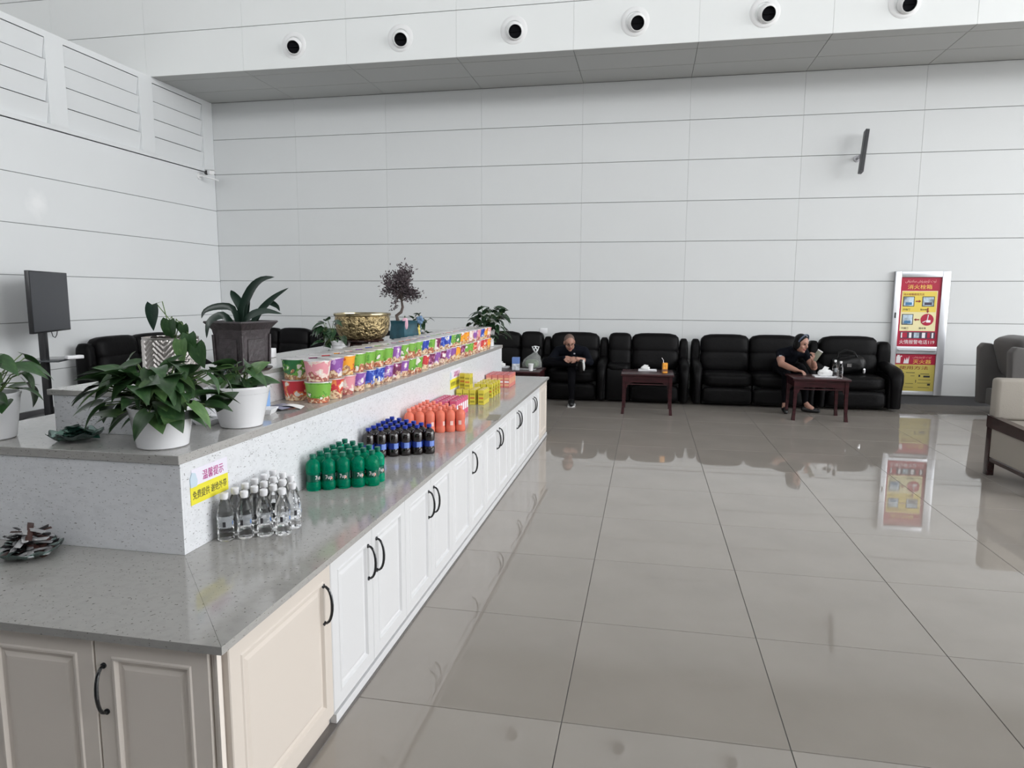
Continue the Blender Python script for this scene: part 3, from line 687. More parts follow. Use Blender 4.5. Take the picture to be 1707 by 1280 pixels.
FLEAF = [leaf_mesh('leaf', FARLEAF, 1, .6, True, .25, .45, 6), leaf_mesh('leaf', FARLEAF, 1, .72, True, .3, .3, 6)]
def orient(d, up):
    x = Vector(d).normalized(); z = (Vector(up) - x * Vector(up).dot(x)).normalized(); y = z.cross(x)
    return Matrix((x, y, z)).transposed().to_4x4()
def place_leaf(par, me, p, d, up, s):
    o = put('leaf', me, par); o.matrix_local = T(*p) @ orient(d, up) @ Matrix.Diagonal((s, s, s, 1)); return o
def bushy(par, zrim, n, rx, ry, zlo, zhi, size, leaves, seed, light=.2, off=(0, 0)):
    r = random.Random(seed); stems = MB()
    for k in range(n):
        a = r.uniform(0, 2 * PI) if k % 3 else r.uniform(-2.7, -.3)          # a third of the leaves face the aisle and camera side
        e = r.random(); rad = (.25 + .75 * math.sqrt(r.random())); el = zlo + (zhi - zlo) * e
        shrink = math.sqrt(max(.12, 1 - ((el - (zlo + zhi) * .42) / ((zhi - zlo) * .75)) ** 2))
        x = math.cos(a) * rx * rad * shrink + off[0]; y = math.sin(a) * ry * rad * shrink + off[1]; z = zrim + el
        d = Vector((math.cos(a), math.sin(a), r.uniform(-.75, .45) + (.6 if el > zhi * .75 else 0)))
        d = (d + Vector((r.uniform(-.5, .5), r.uniform(-.5, .5), 0))).normalized()
        up = Vector((math.cos(a) * .6 + r.uniform(-.4, .4), math.sin(a) * .6 + r.uniform(-.4, .4), 1))
        s = size * r.uniform(.65, 1.15)
        p = Vector((x, y, z)) - d * s * .35
        li = leaves[2] if len(leaves) > 2 and r.random() < light else leaves[r.randrange(2)]
        place_leaf(par, li, p, d, up, s)
        b0 = Vector((off[0] + r.uniform(-.03, .03), off[1] + r.uniform(-.03, .03), zrim - .02)); mid = (b0 + p) / 2 + Vector((0, 0, .03))
        stems.tube([b0, mid, p], .0022, 5)
    o = stems.build('stems', STEM, par, 60); o['kind'] = 'stuff'
def round_pot(par, r0, r1, h, mt, name='pot', seg=40):
    MB().lathe([(r0 - .006, .0), (r0, .004), (r1 - .003, h - .012), (r1, h - .008), (r1, h), (r1 - .006, h), (r0 - .008, .03)], seg, cap1=False).build(name, mt, par, 40)
    MB().lathe([(r1 * .95, h - .03), (.001, h - .022)], seg, cap0=False, cap1=False).build('soil', SOIL, par, 40)
def pothos(label, loc, r0, r1, h, n, rx, ry, zlo, zhi, size, seed, light=.2, leaves=LEAF, off=(0, 0)):
    t = thing('potted_pothos', label, 'plant', loc, 0, 'potted pothos plants')
    round_pot(t, r0, r1, h, WHITEPLASTIC); bushy(t, h - .01, n, rx, ry, zlo, zhi, size, leaves, seed, light, off); return t
pothos('bushy pothos in a white pot at the left edge of the step', (-2.44, 2.14, Z2), .08, .105, .175, 55, .21, .19, -.02, .20, .115, 3, .05)
pothos('large bushy pothos in a white pot at the step corner', (-1.72, 2.165, Z2), .086, .110, .148, 95, .25, .20, -.03, .165, .128, 5, .25)
pothos('smaller pothos in a white pot in front of the black planter', (-1.665, 2.575, Z2), .084, .122, .172, 24, .11, .10, .0, .11, .11, 9, .35)
pothos('bushy dark green plant in a white pot at the far end of the step', (-1.655, 7.16, Z2), .05, .062, .17, 95, .23, .17, -.08, .26, .12, 11, 0, FLEAF, (-.01, .05))
pothos('small leafy plant in a ribbed white pot beside the brass bowl', (-2.06, 4.36, Z3), .042, .052, .062, 34, .12, .12, -.02, .17, .085, 13, 0, FLEAF, (-.06, 0))
pothos('leafy dark plant behind the teal bonsai pot', (-2.12, 6.22, Z3), .05, .062, .05, 34, .12, .11, -.03, .16, .085, 15, 0, FLEAF, (.02, 0))
def strap_leaf(par, pts, w, mt, nrm=(0, -1, .3)):
    pts = [Vector(p) for p in pts]
    def cr(t):                                    # Catmull-Rom through the points
        n = len(pts) - 1; i = min(int(t * n), n - 1); u = t * n - i
        p0, p1, p2, p3 = pts[max(i - 1, 0)], pts[i], pts[i + 1], pts[min(i + 2, n)]
        return .5 * ((2 * p1) + (p2 - p0) * u + (2 * p0 - 5 * p1 + 4 * p2 - p3) * u * u + (3 * p1 - p0 - 3 * p2 + p3) * u ** 3)
    N = 12; vs = []; fs = []
    for i in range(N + 1):
        t = i / N; p = cr(t); d = (cr(min(1, t + .02)) - cr(max(0, t - .02))).normalized()
        sd = d.cross(Vector(nrm)).normalized(); nn = sd.cross(d)
        ww = w / 2 * min(1, .55 + t * 1.2) * (math.sin(PI * min(1, (1 - t) * 1.6 + .02) / 2) if t > .4 else 1)
        vs += [p - sd * ww + nn * ww * .25, p - nn * .001, p + sd * ww + nn * ww * .25]
    for i in range(N): fs += [(3 * i, 3 * i + 3, 3 * i + 4, 3 * i + 1), (3 * i + 1, 3 * i + 4, 3 * i + 5, 3 * i + 2)]
    return MB().add(vs, fs).build('leaf', mt, par, 80)
CLIVIA = leaf_mat('dark strap leaf', (.012, .03, .02), (.02, .045, .028), .3)
DARKPOT = mat('dark brown glazed clay', (.035, .027, .03), .42, var=.35, scale=30, bump=(45, .35))
def black_planter():
    t = thing('square_planter', 'square dark brown clay planter with a strap-leaved plant on the top step', 'plant', (-1.975, 3.09, Z3), 0)
    X = RZ(-.216)
    q = MB(); prof = [(.074, .018), (.084, .03), (.088, .1), (.09, .17), (.096, .205), (.118, .235), (.123, .24), (.121, .247), (.108, .247), (.09, .2), (.09, .19)]
    vs = [(sx * r, sy * r, z) for r, z in prof for sx, sy in ((-1, -1), (1, -1), (1, 1), (-1, 1))]
    fs = [(3, 2, 1, 0)] + [(i * 4 + k, i * 4 + (k + 1) % 4, i * 4 + 4 + (k + 1) % 4, i * 4 + 4 + k) for i in range(len(prof) - 1) for k in range(4)]
    q.add(vs, fs, 0, X); q.build('pot', DARKPOT, t, 25)
    for sx, sy in ((-1, -1), (1, -1), (1, 1), (-1, 1)):
        MB().tube([(sx * .0885, sy * .0885, .03), (sx * .0905, sy * .0905, .1), (sx * .0925, sy * .0925, .18)], .007, 8, X=X).build('corner_rib', DARKPOT, t, 60)
        MB().rbox(sx * .065 - .018, sx * .065 + .018, sy * .065 - .018, sy * .065 + .018, .008, .03, .004, 1, X=X).build('foot', DARKPOT, t)
        a, b = ((-.06, .06), (-.0895, -.0865))
        MB().rbox(-.055, .055, -.0925, -.088, .05, .16, .002, 1, X=X @ RZ(PI / 2 * (0 if (sx, sy) == (-1, -1) else 1 if (sx, sy) == (1, -1) else 2 if (sx, sy) == (1, 1) else 3))).build('raised_panel', DARKPOT, t)
    MB().lathe([(.10, 0), (.115, .002), (.128, .012), (.13, .018), (.124, .018), (.10, .007)], 36, (.018, -.01, 0)).build('saucer', mat('dark saucer', (.04, .03, .028), .35), t, 40)
    MB().box(-.085, .085, -.085, .085, .19, .205, X=X).build('soil', SOIL, t)
    k = 1 / 334.0      # metres per pixel of the photograph at this plant
    def P(px, py, y): return ((px - 415) * k, y, .247 + (528 - py) * k)
    for pts, w_ in (([(412, 536, 0), (418, 515, -.01), (440, 478, -.02), (462, 461, -.03), (486, 457, -.04)], .05), ([(428, 536, .02), (445, 512, .03), (470, 490, .03), (497, 474, .03)], .036),
                    ([(422, 536, -.03), (445, 519, -.06), (475, 511, -.08), (508, 515, -.10)], .038), ([(418, 536, .02), (412, 505, .02), (402, 486, .01), (399, 478, .0)], .045),
                    ([(424, 536, 0), (426, 505, .0), (428, 490, .0), (427, 481, -.0)], .040), ([(414, 536, -.02), (408, 508, -.03), (385, 505, -.05), (366, 512, -.07), (361, 524, -.08)], .036),
                    ([(410, 536, -.04), (398, 519, -.07), (382, 530, -.11), (379, 555, -.125)], .04), ([(432, 536, .03), (452, 500, .05), (468, 503, .06), (476, 512, .05)], .03),
                    ([(420, 536, .0), (430, 508, -.02), (432, 495, -.02)], .018)):
        strap_leaf(t, [P(*p) for p in pts], w_, CLIVIA, (.15, -1, .35))
black_planter()
SILVER = mat('embossed silver bronze', (.46, .43, .415), .28, .9)
def chevron_pot():
    t = thing('chevron_planter', 'silver chevron-embossed pot with heart-shaped leaves', 'plant', (-2.06, 2.68, Z3), 0)
    R0, H, NA, NZ = .112, .19, 192, 44; vs = []; fs = []
    for i in range(NZ + 1):
        for k in range(NA):
            th = 2 * PI * k / NA; z = H * i / NZ; u = (th / (2 * PI) * 8) % 1; tri = abs(u - .5) * 2
            rr = R0 + (.0042 * (math.sin(2 * PI * (z / .023 - tri * 1.9)) > 0) if .012 < z < H - .01 else .0012)
            vs.append((rr * math.cos(th), rr * math.sin(th), z))
    for i in range(NZ):
        for k in range(NA): fs.append((i * NA + k, i * NA + (k + 1) % NA, (i + 1) * NA + (k + 1) % NA, (i + 1) * NA + k))
    fs.append(tuple(range(NA))[::-1]); MB().add(vs, fs).build('pot', SILVER, t, 20)
    MB().lathe([(R0, H - .004), (R0 + .003, H), (R0 - .003, H + .001), (R0 - .006, H - .05)], 64, cap0=False, cap1=False).build('rim', SILVER, t, 40)
    MB().lathe([(R0 * .96, H - .02), (.001, H - .012)], 40, cap0=False, cap1=False).build('soil', SOIL, t, 40)
    k = 1 / 385.0; lf = leaf_mesh('leaf', CLIVIA, 1, .62, True, .1, .12, 10); l2 = leaf_mesh('leaf', POTHOS, 1, .8, True, .15, .25, 8)
    def P(px, py, y): return Vector(((px - 280) * k, y, H + (557 - py) * k))
    def hang(px, py, y, L, d, me, up=(0, -1, .3)): place_leaf(t, me, P(px, py, y), d, up, L * k); return P(px, py, y)
    st = MB()
    for a in ((255, 503, -.02, 46, (-.12, 0, -1), lf), (288, 528, -.03, 40, (-.05, -.1, -1), l2), (304, 532, -.02, 22, (.1, 0, -1), l2), (317, 536, -.04, 26, (.15, -.1, -1), l2),
              (332, 550, -.06, 40, (.15, -.2, -1), l2), (322, 560, -.08, 42, (.05, -.2, -1), LEAF[2]), (345, 566, -.06, 44, (.3, -.2, -1), l2)):
        p = hang(*a); st.tube([(.02 if a[0] > 270 else .01, 0, H - .02), ((p.x + .02) / 2, -.01, max(p.z, H) + .015), p], .0022, 5)
    st.tube([P(296, 545, 0), P(278, 525, 0), P(262, 500, -.02)], .002, 5)
    o = st.build('stems', STEM, t, 60); o['kind'] = 'stuff'
    for k2 in range(3): MB().sbox((-.04 + .03 * k2, -.05, H - .005), (.03, .03, .025), 3, 3).build('stone', SOIL, t)
chevron_pot()
BRASS = mat('engraved brass', (.30, .22, .11), .38, 1.0); BRASSRIM = mat('polished brass rim', (.55, .46, .28), .16, 1.0)
def brass_mat():
    n, l, b = nodes(BRASS); v = coords(BRASS)
    f = noise(BRASS, 26, 2, v); f2 = noise(BRASS, 34, 2, v, 'ShaderNodeTexVoronoi')
    ad = n.new('ShaderNodeMath'); ad.operation = 'MULTIPLY'; l.new(f, ad.inputs[0]); l.new(f2, ad.inputs[1])
    bp = n.new('ShaderNodeBump'); bp.inputs['Strength'].default_value = 1; bp.inputs['Distance'].default_value = .02; l.new(ad.outputs[0], bp.inputs['Height']); l.new(bp.outputs[0], b.inputs['Normal'])
    l.new(ramp(BRASS, ad.outputs[0], [(.10, (.025, .018, .010)), (.24, (.10, .072, .036)), (.42, (.36, .28, .15))]), b.inputs['Base Color'])
brass_mat()
def brass_bowl():
    t = thing('brass_bowl', 'engraved brass bowl with a polished rim on a dark wooden stand', 'bowl', (-2.03, 4.70, Z3 + .055))
    MB().lathe([(.13, 0), (.155, .012), (.182, .05), (.194, .1), (.196, .15), (.193, .166)], 64, cap1=False).build('body', BRASS, t, 40)
    MB().lathe([(.193, .166), (.200, .170), (.205, .178), (.204, .187), (.196, .190), (.186, .187), (.184, .16), (.17, .06), (.001, .012)], 64, cap0=False, cap1=False).build('rim', BRASSRIM, t, 40)
    s = thing('bowl_stand', 'round dark wooden stand under the brass bowl', 'stand', (-2.03, 4.70, Z3 + .004))
    MB().lathe([(.135, .035), (.15, .038), (.152, .048), (.145, .053), (.11, .0545)], 48).build('ring', DARKWOOD, s, 40)
    for k in range(6):
        a = k * PI / 3 + .2; MB().tube([(.135 * math.cos(a), .135 * math.sin(a), .04), (.142 * math.cos(a), .142 * math.sin(a), .02), (.148 * math.cos(a), .148 * math.sin(a), 0)], [.014, .011, .013], 8).build('leg', DARKWOOD, s, 40)
    MB().lathe([(.118, .006), (.132, .008), (.138, .022), (.128, .030), (.134, .036), (.118, .036)], 36).build('base_ring', DARKWOOD, s, 40)
brass_bowl()
def bonsai():
    t = thing('bonsai', 'dry purplish bonsai tree in a square teal glazed pot', 'plant', (-2.03, 5.57, Z3))
    TEAL = mat('teal glaze', (.012, .065, .09), .3, var=.4, scale=12, spec=.3); X = RZ(-.43)
    q = MB(); prof = [(.072, .0), (.088, .006), (.086, .05), (.078, .12), (.080, .15), (.083, .158), (.072, .158), (.068, .12)]
    vs = [(sx * r, sy * r, z) for r, z in prof for sx, sy in ((-1, -1), (1, -1), (1, 1), (-1, 1))]
    fs = [(3, 2, 1, 0)] + [(i * 4 + k, i * 4 + (k + 1) % 4, i * 4 + 4 + (k + 1) % 4, i * 4 + 4 + k) for i in range(len(prof) - 1) for k in range(4)]
    q.add(vs, fs, 0, X).build('pot', TEAL, t, 25)
    MB().box(-.068, .068, -.068, .068, .12, .14, X=X).build('soil', SOIL, t)
    BARK = mat('bonsai bark', (.10, .075, .065), .8, bump=(60, .6)); k = 1 / 196.0
    def P(px, py, y=0): return Vector(((px - 672) * k, y, .158 + (530 - py) * k))
    tr = [P(662, 533), P(659, 522), P(668, 516, -.01), P(670, 508, 0), P(667, 498, .02), P(668, 486, 0), P(670, 470, -.01), P(672, 452, 0)]
    q = MB(); q.tube(tr, [.017, .015, .013, .011, .009, .008, .006, .003], 8)
    ends = [(648, 470), (640, 484), (646, 460), (660, 455), (678, 448), (672, 443), (684, 492), (694, 488), (690, 484), (655, 478), (664, 466), (678, 470), (676, 484), (652, 500), (658, 512), (668, 460), (660, 488), (681, 458)]
    r = random.Random(4); tips = []
    for (px, py) in ends:
        s = tr[4 + r.randrange(3)]; e = P(px, py, r.uniform(-.06, .06)); m_ = (s + e) / 2 + Vector((0, 0, .02)); q.tube([s, m_, e], [.006, .0045, .002], 5); tips.append((s, m_, e))
    q.build('trunk', BARK, t, 60)
    NEED = mat('dry bonsai foliage', (.085, .065, .072), .8); q = MB()
    for (s, m_, e), (px, py) in zip(tips, ends):
        for c in range(150 if py < 500 else 24):
            u = r.random() ** .6; p = (m_ * (1 - u) + e * u) + Vector((r.gauss(0, .022), r.gauss(0, .03), r.gauss(0, .022)))
            d = (e - s).normalized() + Vector((r.gauss(0, .7), r.gauss(0, .7), r.gauss(0, .5))); d.normalize(); sd = d.cross(Vector((r.gauss(0, 1), r.gauss(0, 1), 1))).normalized()
            L = r.uniform(.016, .034); q.add([p, p + d * L * .5 + sd * .006, p + d * L, p + d * L * .5 - sd * .006], [(0, 1, 2, 3)])
    o = q.build('foliage', NEED, t); o['kind'] = 'stuff'
    MB().sbox((.04, -.085, .135), (.05, .02, .10), 3, 4).build('pink_tag', mat('pink paper tag', (.72, .42, .52), .6), t, 60)
    MB().rbox(.02, .03, -.05, -.045, .14, .2, .002, 1).build('label_stick', mat('green stick', (.05, .10, .04), .6), t)
bonsai()
o = MB().sbox((0, 0, .03), (.05, .05, .06), 3, 5).sbox((0, 0, .073), (.042, .042, .04), 3, 5).sbox((-.012, 0, .1), (.012, .012, .03), 2, 3).sbox((.012, 0, .1), (.012, .012, .03), 2, 3).build('yellow_figurine', mat('yellow glazed figurine', (.75, .62, .16), .35), None, 60, (-1.98, 5.78, Z3 - .0005))
tag(o, 'small pale yellow figurine beside the teal bonsai pot', 'figurine')
q = MB()
for k in range(5): q.sbox((math.cos(k * 1.26) * .018, -.02, .15 + math.sin(k * 1.26) * .022), (.036, .024, .036), 2.2, 4)
q.tube([(0, 0, 0), (0, -.005, .08), (0, -.015, .15)], .004, 6); q.lathe([(.03, 0), (.03, .004), (.005, .008)], 16)
o = q.build('blue_flower_ornament', mat('pale blue ornament', (.17, .28, .45), .5), None, 60, (-2.02, 5.98, Z3 + .0003)); tag(o, 'pale blue flower ornament standing by the plant behind the bonsai', 'ornament')

# ------------------------------------------------------------------ small things on the steps
GLASS = mat('green tinted glass plate', (.55, .78, .72), .04, trans=.9, ior=1.45)
def wavy_plate(label, loc, r, h, waves, name):
    q = MB(); n = 64; rs = [(.0, .004), (.35, .004), (.62, .006), (.85, .55 * h), (1.0, h)]; vs = []; fs = []
    for s in (0, .0035):
        for fr, z in rs:
            for k in range(n):
                a = 2 * PI * k / n; rr = r * max(fr, .01) * (1 + (.05 * math.sin(waves * a) if fr > .7 else 0)); zz = z + (.006 * math.sin(waves * a) if fr > .8 else 0)
                vs.append((rr * math.cos(a), rr * math.sin(a), zz - .0035 + s))
    m_ = len(rs)
    for i in range(m_ - 1):
        for k in range(n):
            a, b = i * n + k, i * n + (k + 1) % n; fs += [(a + n, b + n, b, a)]; o2 = m_ * n; fs += [(a + o2, b + o2, b + n + o2, a + n + o2)]
    for k in range(n): a, b = (m_ - 1) * n + k, (m_ - 1) * n + (k + 1) % n; fs.append((a, a + m_ * n, b + m_ * n, b))
    o = q.add(vs, fs).build(name, GLASS, None, 60, loc); return tag(o, label, 'plate')
def sachet_mesh(name, L, w, mt, twist):
    q = MB(); n = 6; vs = []; fs = []
    for i in range(n + 1):
        t = i / n; x = L * (t - .5); th = .0035 * math.sin(PI * t) ** .5 + .0006; zz = twist * math.sin(PI * t * 1.3)
        vs += [(x, -w / 2, zz), (x, 0, zz + th), (x, w / 2, zz), (x, 0, zz - th)]
    for i in range(n):
        for k in range(4): fs.append((i * 4 + k, i * 4 + (k + 1) % 4, i * 4 + 4 + (k + 1) % 4, i * 4 + 4 + k))
    fs += [(3, 2, 1, 0), (n * 4, n * 4 + 1, n * 4 + 2, n * 4 + 3)]
    return q.add(vs, fs).mesh(name, mt, 50)
wavy_plate('glass plate heaped with green tea sachets on the middle step', (-2.105, 2.18, Z2 + .004), .092, .028, 8, 'glass_plate')
wavy_plate('scalloped glass plate heaped with coffee sticks on the worktop', (-2.085, 1.925, Z1 + .004), .10, .03, 9, 'glass_plate')
SG = [sachet_mesh('tea_sachet', .058, .03, mat(n, c, r_, me_, rand=.4), tw) for n, c, r_, me_, tw in (('green foil', (.012, .075, .05), .3, .2, .003), ('dark green foil', (.008, .04, .03), .3, .2, -.003), ('pale green foil', (.12, .22, .18), .3, .2, .002))]
SF = [sachet_mesh('coffee_stick', .105, .02, mat(n, c, r_, me_, rand=.3), tw) for n, c, r_, me_, tw in (('silver foil', (.62, .62, .63), .25, .6, .006), ('black foil', (.02, .018, .02), .3, .2, -.006), ('brown foil', (.07, .035, .03), .35, .2, .004))]
def heap(meshes, wts, c, r, hgt, n, label, cat, group, seed, ang):
    rr = random.Random(seed)
    for k in range(n):
        u = k / n; rad = r * (1 - u * .8) * math.sqrt(rr.random()); a = rr.uniform(0, 2 * PI)
        me = rr.choices(meshes, wts)[0]
        o = put(meshes[0].name.split('.')[0], me, None, (c[0] + rad * math.cos(a), c[1] + rad * math.sin(a), c[2] + .010 + hgt * u * (1 - rad / r * .6) + .006 * (rad / r)),
                (rr.uniform(-.35, .35), rr.uniform(-.3, .3), ang + rr.gauss(0, .7))); tag(o, me.materials[0].name.replace(' foil', '') + ' ' + label, cat, group)
heap(SG, (5, 4, 2), (-2.105, 2.18, Z2), .07, .04, 55, 'foil tea sachet heaped on the glass plate of the middle step', 'tea sachet', 'green tea sachets', 3, .3)
heap(SF, (7, 3, 2), (-2.09, 1.93, Z1), .078, .085, 70, 'foil coffee stick heaped on the scalloped glass plate', 'coffee stick', 'coffee sticks', 6, .25)
t = thing('wipes_box', 'blue and white upright box behind the smaller white pot', 'box', (-1.79, 2.92, Z2))
MB().rbox(-.035, .035, -.035, .035, 0, .165, .003, 1).build('carton', mat('pale carton', (.70, .76, .78), .4), t); MB().box(-.034, .0355, -.0358, .0355, .02, .10).build('blue_print', mat('sky blue print', (.22, .38, .68), .4), t)
MB().sbox((.012, -.0355, .035), (.03, .002, .028), 2, 4).build('dark_print', INK, t); MB().sbox((-.01, -.0358, .04), (.03, .002, .03), 2, 4).build('white_print', WHT, t)
for k, (x, y, a, m_) in enumerate(((-1.70, 3.02, .3, PAPER), (-1.735, 2.985, -.2, mat('grey printed sheet', (.18, .18, .24), .5, var=.8, scale=30)))):
    q = MB(); n = 8; vs = []
    for i in range(n + 1):
        u = i / n; vs += [(-.07 + .14 * u, -.05, .004 + k * .006 + .018 * math.sin(PI * u) * (1 - k * .5)), (-.07 + .14 * u, .05, .003 + k * .006 + .012 * math.sin(PI * u))]
    fs = [(2 * i, 2 * i + 2, 2 * i + 3, 2 * i + 1) for i in range(n)]
    o = q.add(vs, fs).build('loose_sheet', m_, None, 60, (x, y, Z2 - .0015), (0, 0, a)); tag(o, ('curled white paper sheet' if k == 0 else 'dark printed sheet') + ' lying by the first noodle cups', 'paper')
def dish(label, loc, sx, sy, rz):
    q = MB(); vs = []; prof = [(.6, 0), (.75, .0), (1, .022), (1.0, .025), (.97, .025), (.74, .004), (.6, .004)]
    for f, z in prof: vs += [(-sx * f, -sy * f, z), (sx * f, -sy * f, z), (sx * f, sy * f, z), (-sx * f, sy * f, z)]
    fs = [(3, 2, 1, 0)] + [(i * 4 + k, i * 4 + (k + 1) % 4, i * 4 + 4 + (k + 1) % 4, i * 4 + 4 + k) for i in range(len(prof) - 1) for k in range(4)]; n = (len(prof) - 1) * 4; fs.append((n, n + 1, n + 2, n + 3))
    o = q.add(vs, fs).build('white_dish', WHITEPLASTIC, None, 30, loc, (0, 0, rz)); tag(o, label, 'dish')
dish('square white dish just beyond the smaller white pot', (-1.725, 2.86, Z2 + .0003), .045, .05, .2)
dish('square white dish between the two white plant pots', (-1.818, 2.575, Z2 + .0003), .045, .05, 0)
o = MB().rbox(-.05, .05, -.035, .035, 0, .055, .004, 2).build('white_box', WHITEPLASTIC, None, 40, (-2.24, 3.75, Z3 + .0003), (0, 0, .2)); tag(o, 'small white box behind the dark square planter', 'box')

# ------------------------------------------------------------------ black leather recliner sofas
def sofa(name, label, loc, rz, units, depth=.80):
    t = thing(name, label, 'sofa', loc, rz, 'black leather recliner sofas')
    x = 0
    for kind, wd in units:
        c = x + wd / 2
        if kind in ('seat', 'console'):
            tilt = RXm(math.radians(-7))
            if kind == 'seat':
                MB().box(x + .01, x + wd - .01, .06, .74, .03, .30).build('seat_base', LEATHER2, t)
                MB().sbox((c, .05, .155), (wd - .01, .16, .235), 7, 6).build('footrest', LEATHER, t, 60)
                q = MB(); q.sbox((c, .27, .375), (wd + .005, .64, .20), 5, 7); q.build('seat_cushion', LEATHER, t, 60)
            else:
                MB().rbox(x + .005, x + wd - .005, .03, .60, .03, .50, .02, 2).build('console_box', LEATHER, t, 40)
                MB().sbox((c, .30, .51), (wd - .01, .58, .09), 5, 6).build('console_lid', LEATHER, t, 60)
            MB().sbox((0, 0, 0), (wd - .004, .24, .36), 4.5, 7, X=T(c, .56, .60) @ tilt).build('lumbar_cushion', LEATHER, t, 60)
            MB().sbox((0, 0, 0), (wd + .0, .26, .33), 4.5, 7, X=T(c, .60, .825) @ tilt).build('headrest', LEATHER, t, 60)
            MB().rbox(x + .02, x + wd - .02, .66, .80, .04, .90, .03, 2).build('back_panel', LEATHER2, t, 40)
        else:
            MB().rbox(x + .012, x + wd - .012, .0, .74, .03, .50, .03, 3).build('arm_body', LEATHER, t, 40)
            q = MB(); pts = [(c, .62, .60), (c, .45, .575), (c, .25, .555), (c, .08, .535), (c, -.01, .49), (c, -.045, .41), (c, -.045, .30), (c, -.03, .16), (c, -.02, .05)]
            q.tube(pts, [.055, .062, .066, .066, .062, .055, .046, .038, .03], 14, flat=(wd / 2 / .062, 1.0, (1, 0, 0)) if False else None)
            sc = wd / 2 / .066; q.v = [((v[0] - c) * sc + c, v[1], v[2]) for v in q.v]
            q.build('armrest', LEATHER, t, 60)
            MB().sbox((c, .64, .58), (wd * .95, .22, .67), 5, 6).build('wing', LEATHER, t, 60)
        x += wd
    return t
SEC = [('seat', .735), ('console', .345), ('arm', .13), ('seat', .74), ('arm', .14), ('console', .345), ('seat', .70), ('arm', .14)]
sofa('sectional_sofa', 'long black leather recliner sofa with two padded consoles where the man sits', (-2.66, 10.02, 0), 0, SEC)
sofa('recliner_sofa', 'two-seat black leather recliner sofa where the woman sits', (.648, 10.02, 0), 0, [('arm', .14), ('seat', .69), ('seat', .69), ('arm', .14)])
sofa('recliner_armchair', 'single black leather recliner next to the fire hydrant cabinet with a handbag on it', (2.315, 10.05, 0), 0, [('arm', .14), ('seat', .77), ('arm', .20)])
sofa('recliner_sofa', 'black leather sofa on the back wall behind the square dark planter', (-6.55, 10.02, 0), 0, [('arm', .14), ('seat', .35), ('seat', .55), ('seat', .72), ('seat', .72), ('arm', .14)])
sofa('recliner_sofa', 'black leather sofa along the side wall behind the pothos', (-6.43, 7.50, 0), PI / 2, [('arm', .15), ('seat', .72), ('seat', .72), ('arm', .15)])

# ------------------------------------------------------------------ rosewood side tables and what is on them
def side_table(label, x, y, w_=.64, d_=.55, h=.538):
    t = thing('side_table', label, 'table', (x, y, 0), 0, 'dark rosewood side tables')
    MB().rbox(-w_ / 2 - .02, w_ / 2 + .02, -d_ / 2 - .02, d_ / 2 + .02, h - .03, h, .006, 2).build('tabletop', ROSEWOOD, t, 40)
    for sx in (-1, 1):
        for sy in (-1, 1):
            a, b = sx * (w_ / 2 - .02), sy * (d_ / 2 - .02); q = MB()
            vs = []
            for z, r, o in ((h - .03, .021, 0), (.30, .019, .0), (.10, .017, .004), (.0, .02, .012)): vs += [(a + sx * o - r, b + sy * o - r, z), (a + sx * o + r, b + sy * o - r, z), (a + sx * o + r, b + sy * o + r, z), (a + sx * o - r, b + sy * o + r, z)]
            fs = [(0, 1, 2, 3), (15, 14, 13, 12)] + [(i * 4 + k, i * 4 + 4 + k, i * 4 + 4 + (k + 1) % 4, i * 4 + (k + 1) % 4) for i in range(3) for k in range(4)]
            q.add(vs, fs).build('leg', ROSEWOOD, t, 30)
    for s in (-1, 1):
        MB().box(-w_ / 2 + .02, w_ / 2 - .02, s * (d_ / 2 - .02) - .009, s * (d_ / 2 - .02) + .009, h - .115, h - .03).build('apron', ROSEWOOD, t)
        MB().box(s * (w_ / 2 - .02) - .009, s * (w_ / 2 - .02) + .009, -d_ / 2 + .02, d_ / 2 - .02, h - .115, h - .03).build('apron', ROSEWOOD, t)
        MB().tube([(-w_ / 2 + .03, s * (d_ / 2 - .02), h - .14), (w_ / 2 - .03, s * (d_ / 2 - .02), h - .14)], .009, 8).build('stretcher', ROSEWOOD, t, 60)
        for e in (-1, 1):
            MB().prism([(0, 0), (e * .09, 0), (e * .06, -.02), (e * .03, -.03), (e * .018, -.07), (0, -.09)][::e], -.008, .008, X=T(-e * (w_ / 2 - .04), s * (d_ / 2 - .02), h - .115) @ RXm(PI / 2)).build('corner_bracket', ROSEWOOD, t)
    return t
HT = .538
side_table('dark red wooden table in front of the man, half hidden behind the counter end', -1.73, 9.30)
side_table('dark red wooden table with a straw carton on it', .02, 9.36)
side_table('dark red wooden table with two water bottles in front of the woman', 2.155, 9.33, .64, .50)
def tray(label, x, y, w_=.24, d_=.14, m_=WHITEPLASTIC):
    t = thing('tray', label, 'tray', (x, y, HT + .0003)); MB().rbox(-w_ / 2, w_ / 2, -d_ / 2, d_ / 2, 0, .008, .003, 1).build('base', m_, t)
    for s in (-1, 1):
        MB().box(-w_ / 2, w_ / 2, s * (d_ / 2) - .003, s * d_ / 2 + .003, .004, .02).build('edge', m_, t); MB().box(s * w_ / 2 - .003, s * w_ / 2 + .003, -d_ / 2, d_ / 2, .004, .02).build('edge', m_, t)
def tissue(label, x, y, sx=.13, sz=.06, seed=1):
    r = random.Random(seed); q = MB()
    q.sbox((0, 0, sz * .42), (sx, .09, sz * .84), 3, 6)
    q.v = [(a + r.uniform(-.006, .006), b + r.uniform(-.006, .006), max(0, c + r.uniform(-.006, .006))) for a, b, c in q.v]
    q.add([(-.05, 0, sz * .7), (.02, .01, sz * .7), (.045, -.01, sz * 1.15), (-.01, .0, sz * 1.3)], [(0, 1, 2, 3)])
    o = q.build('tissue', PAPER, None, 60, (x, y, HT + .009)); tag(o, label, 'tissue')
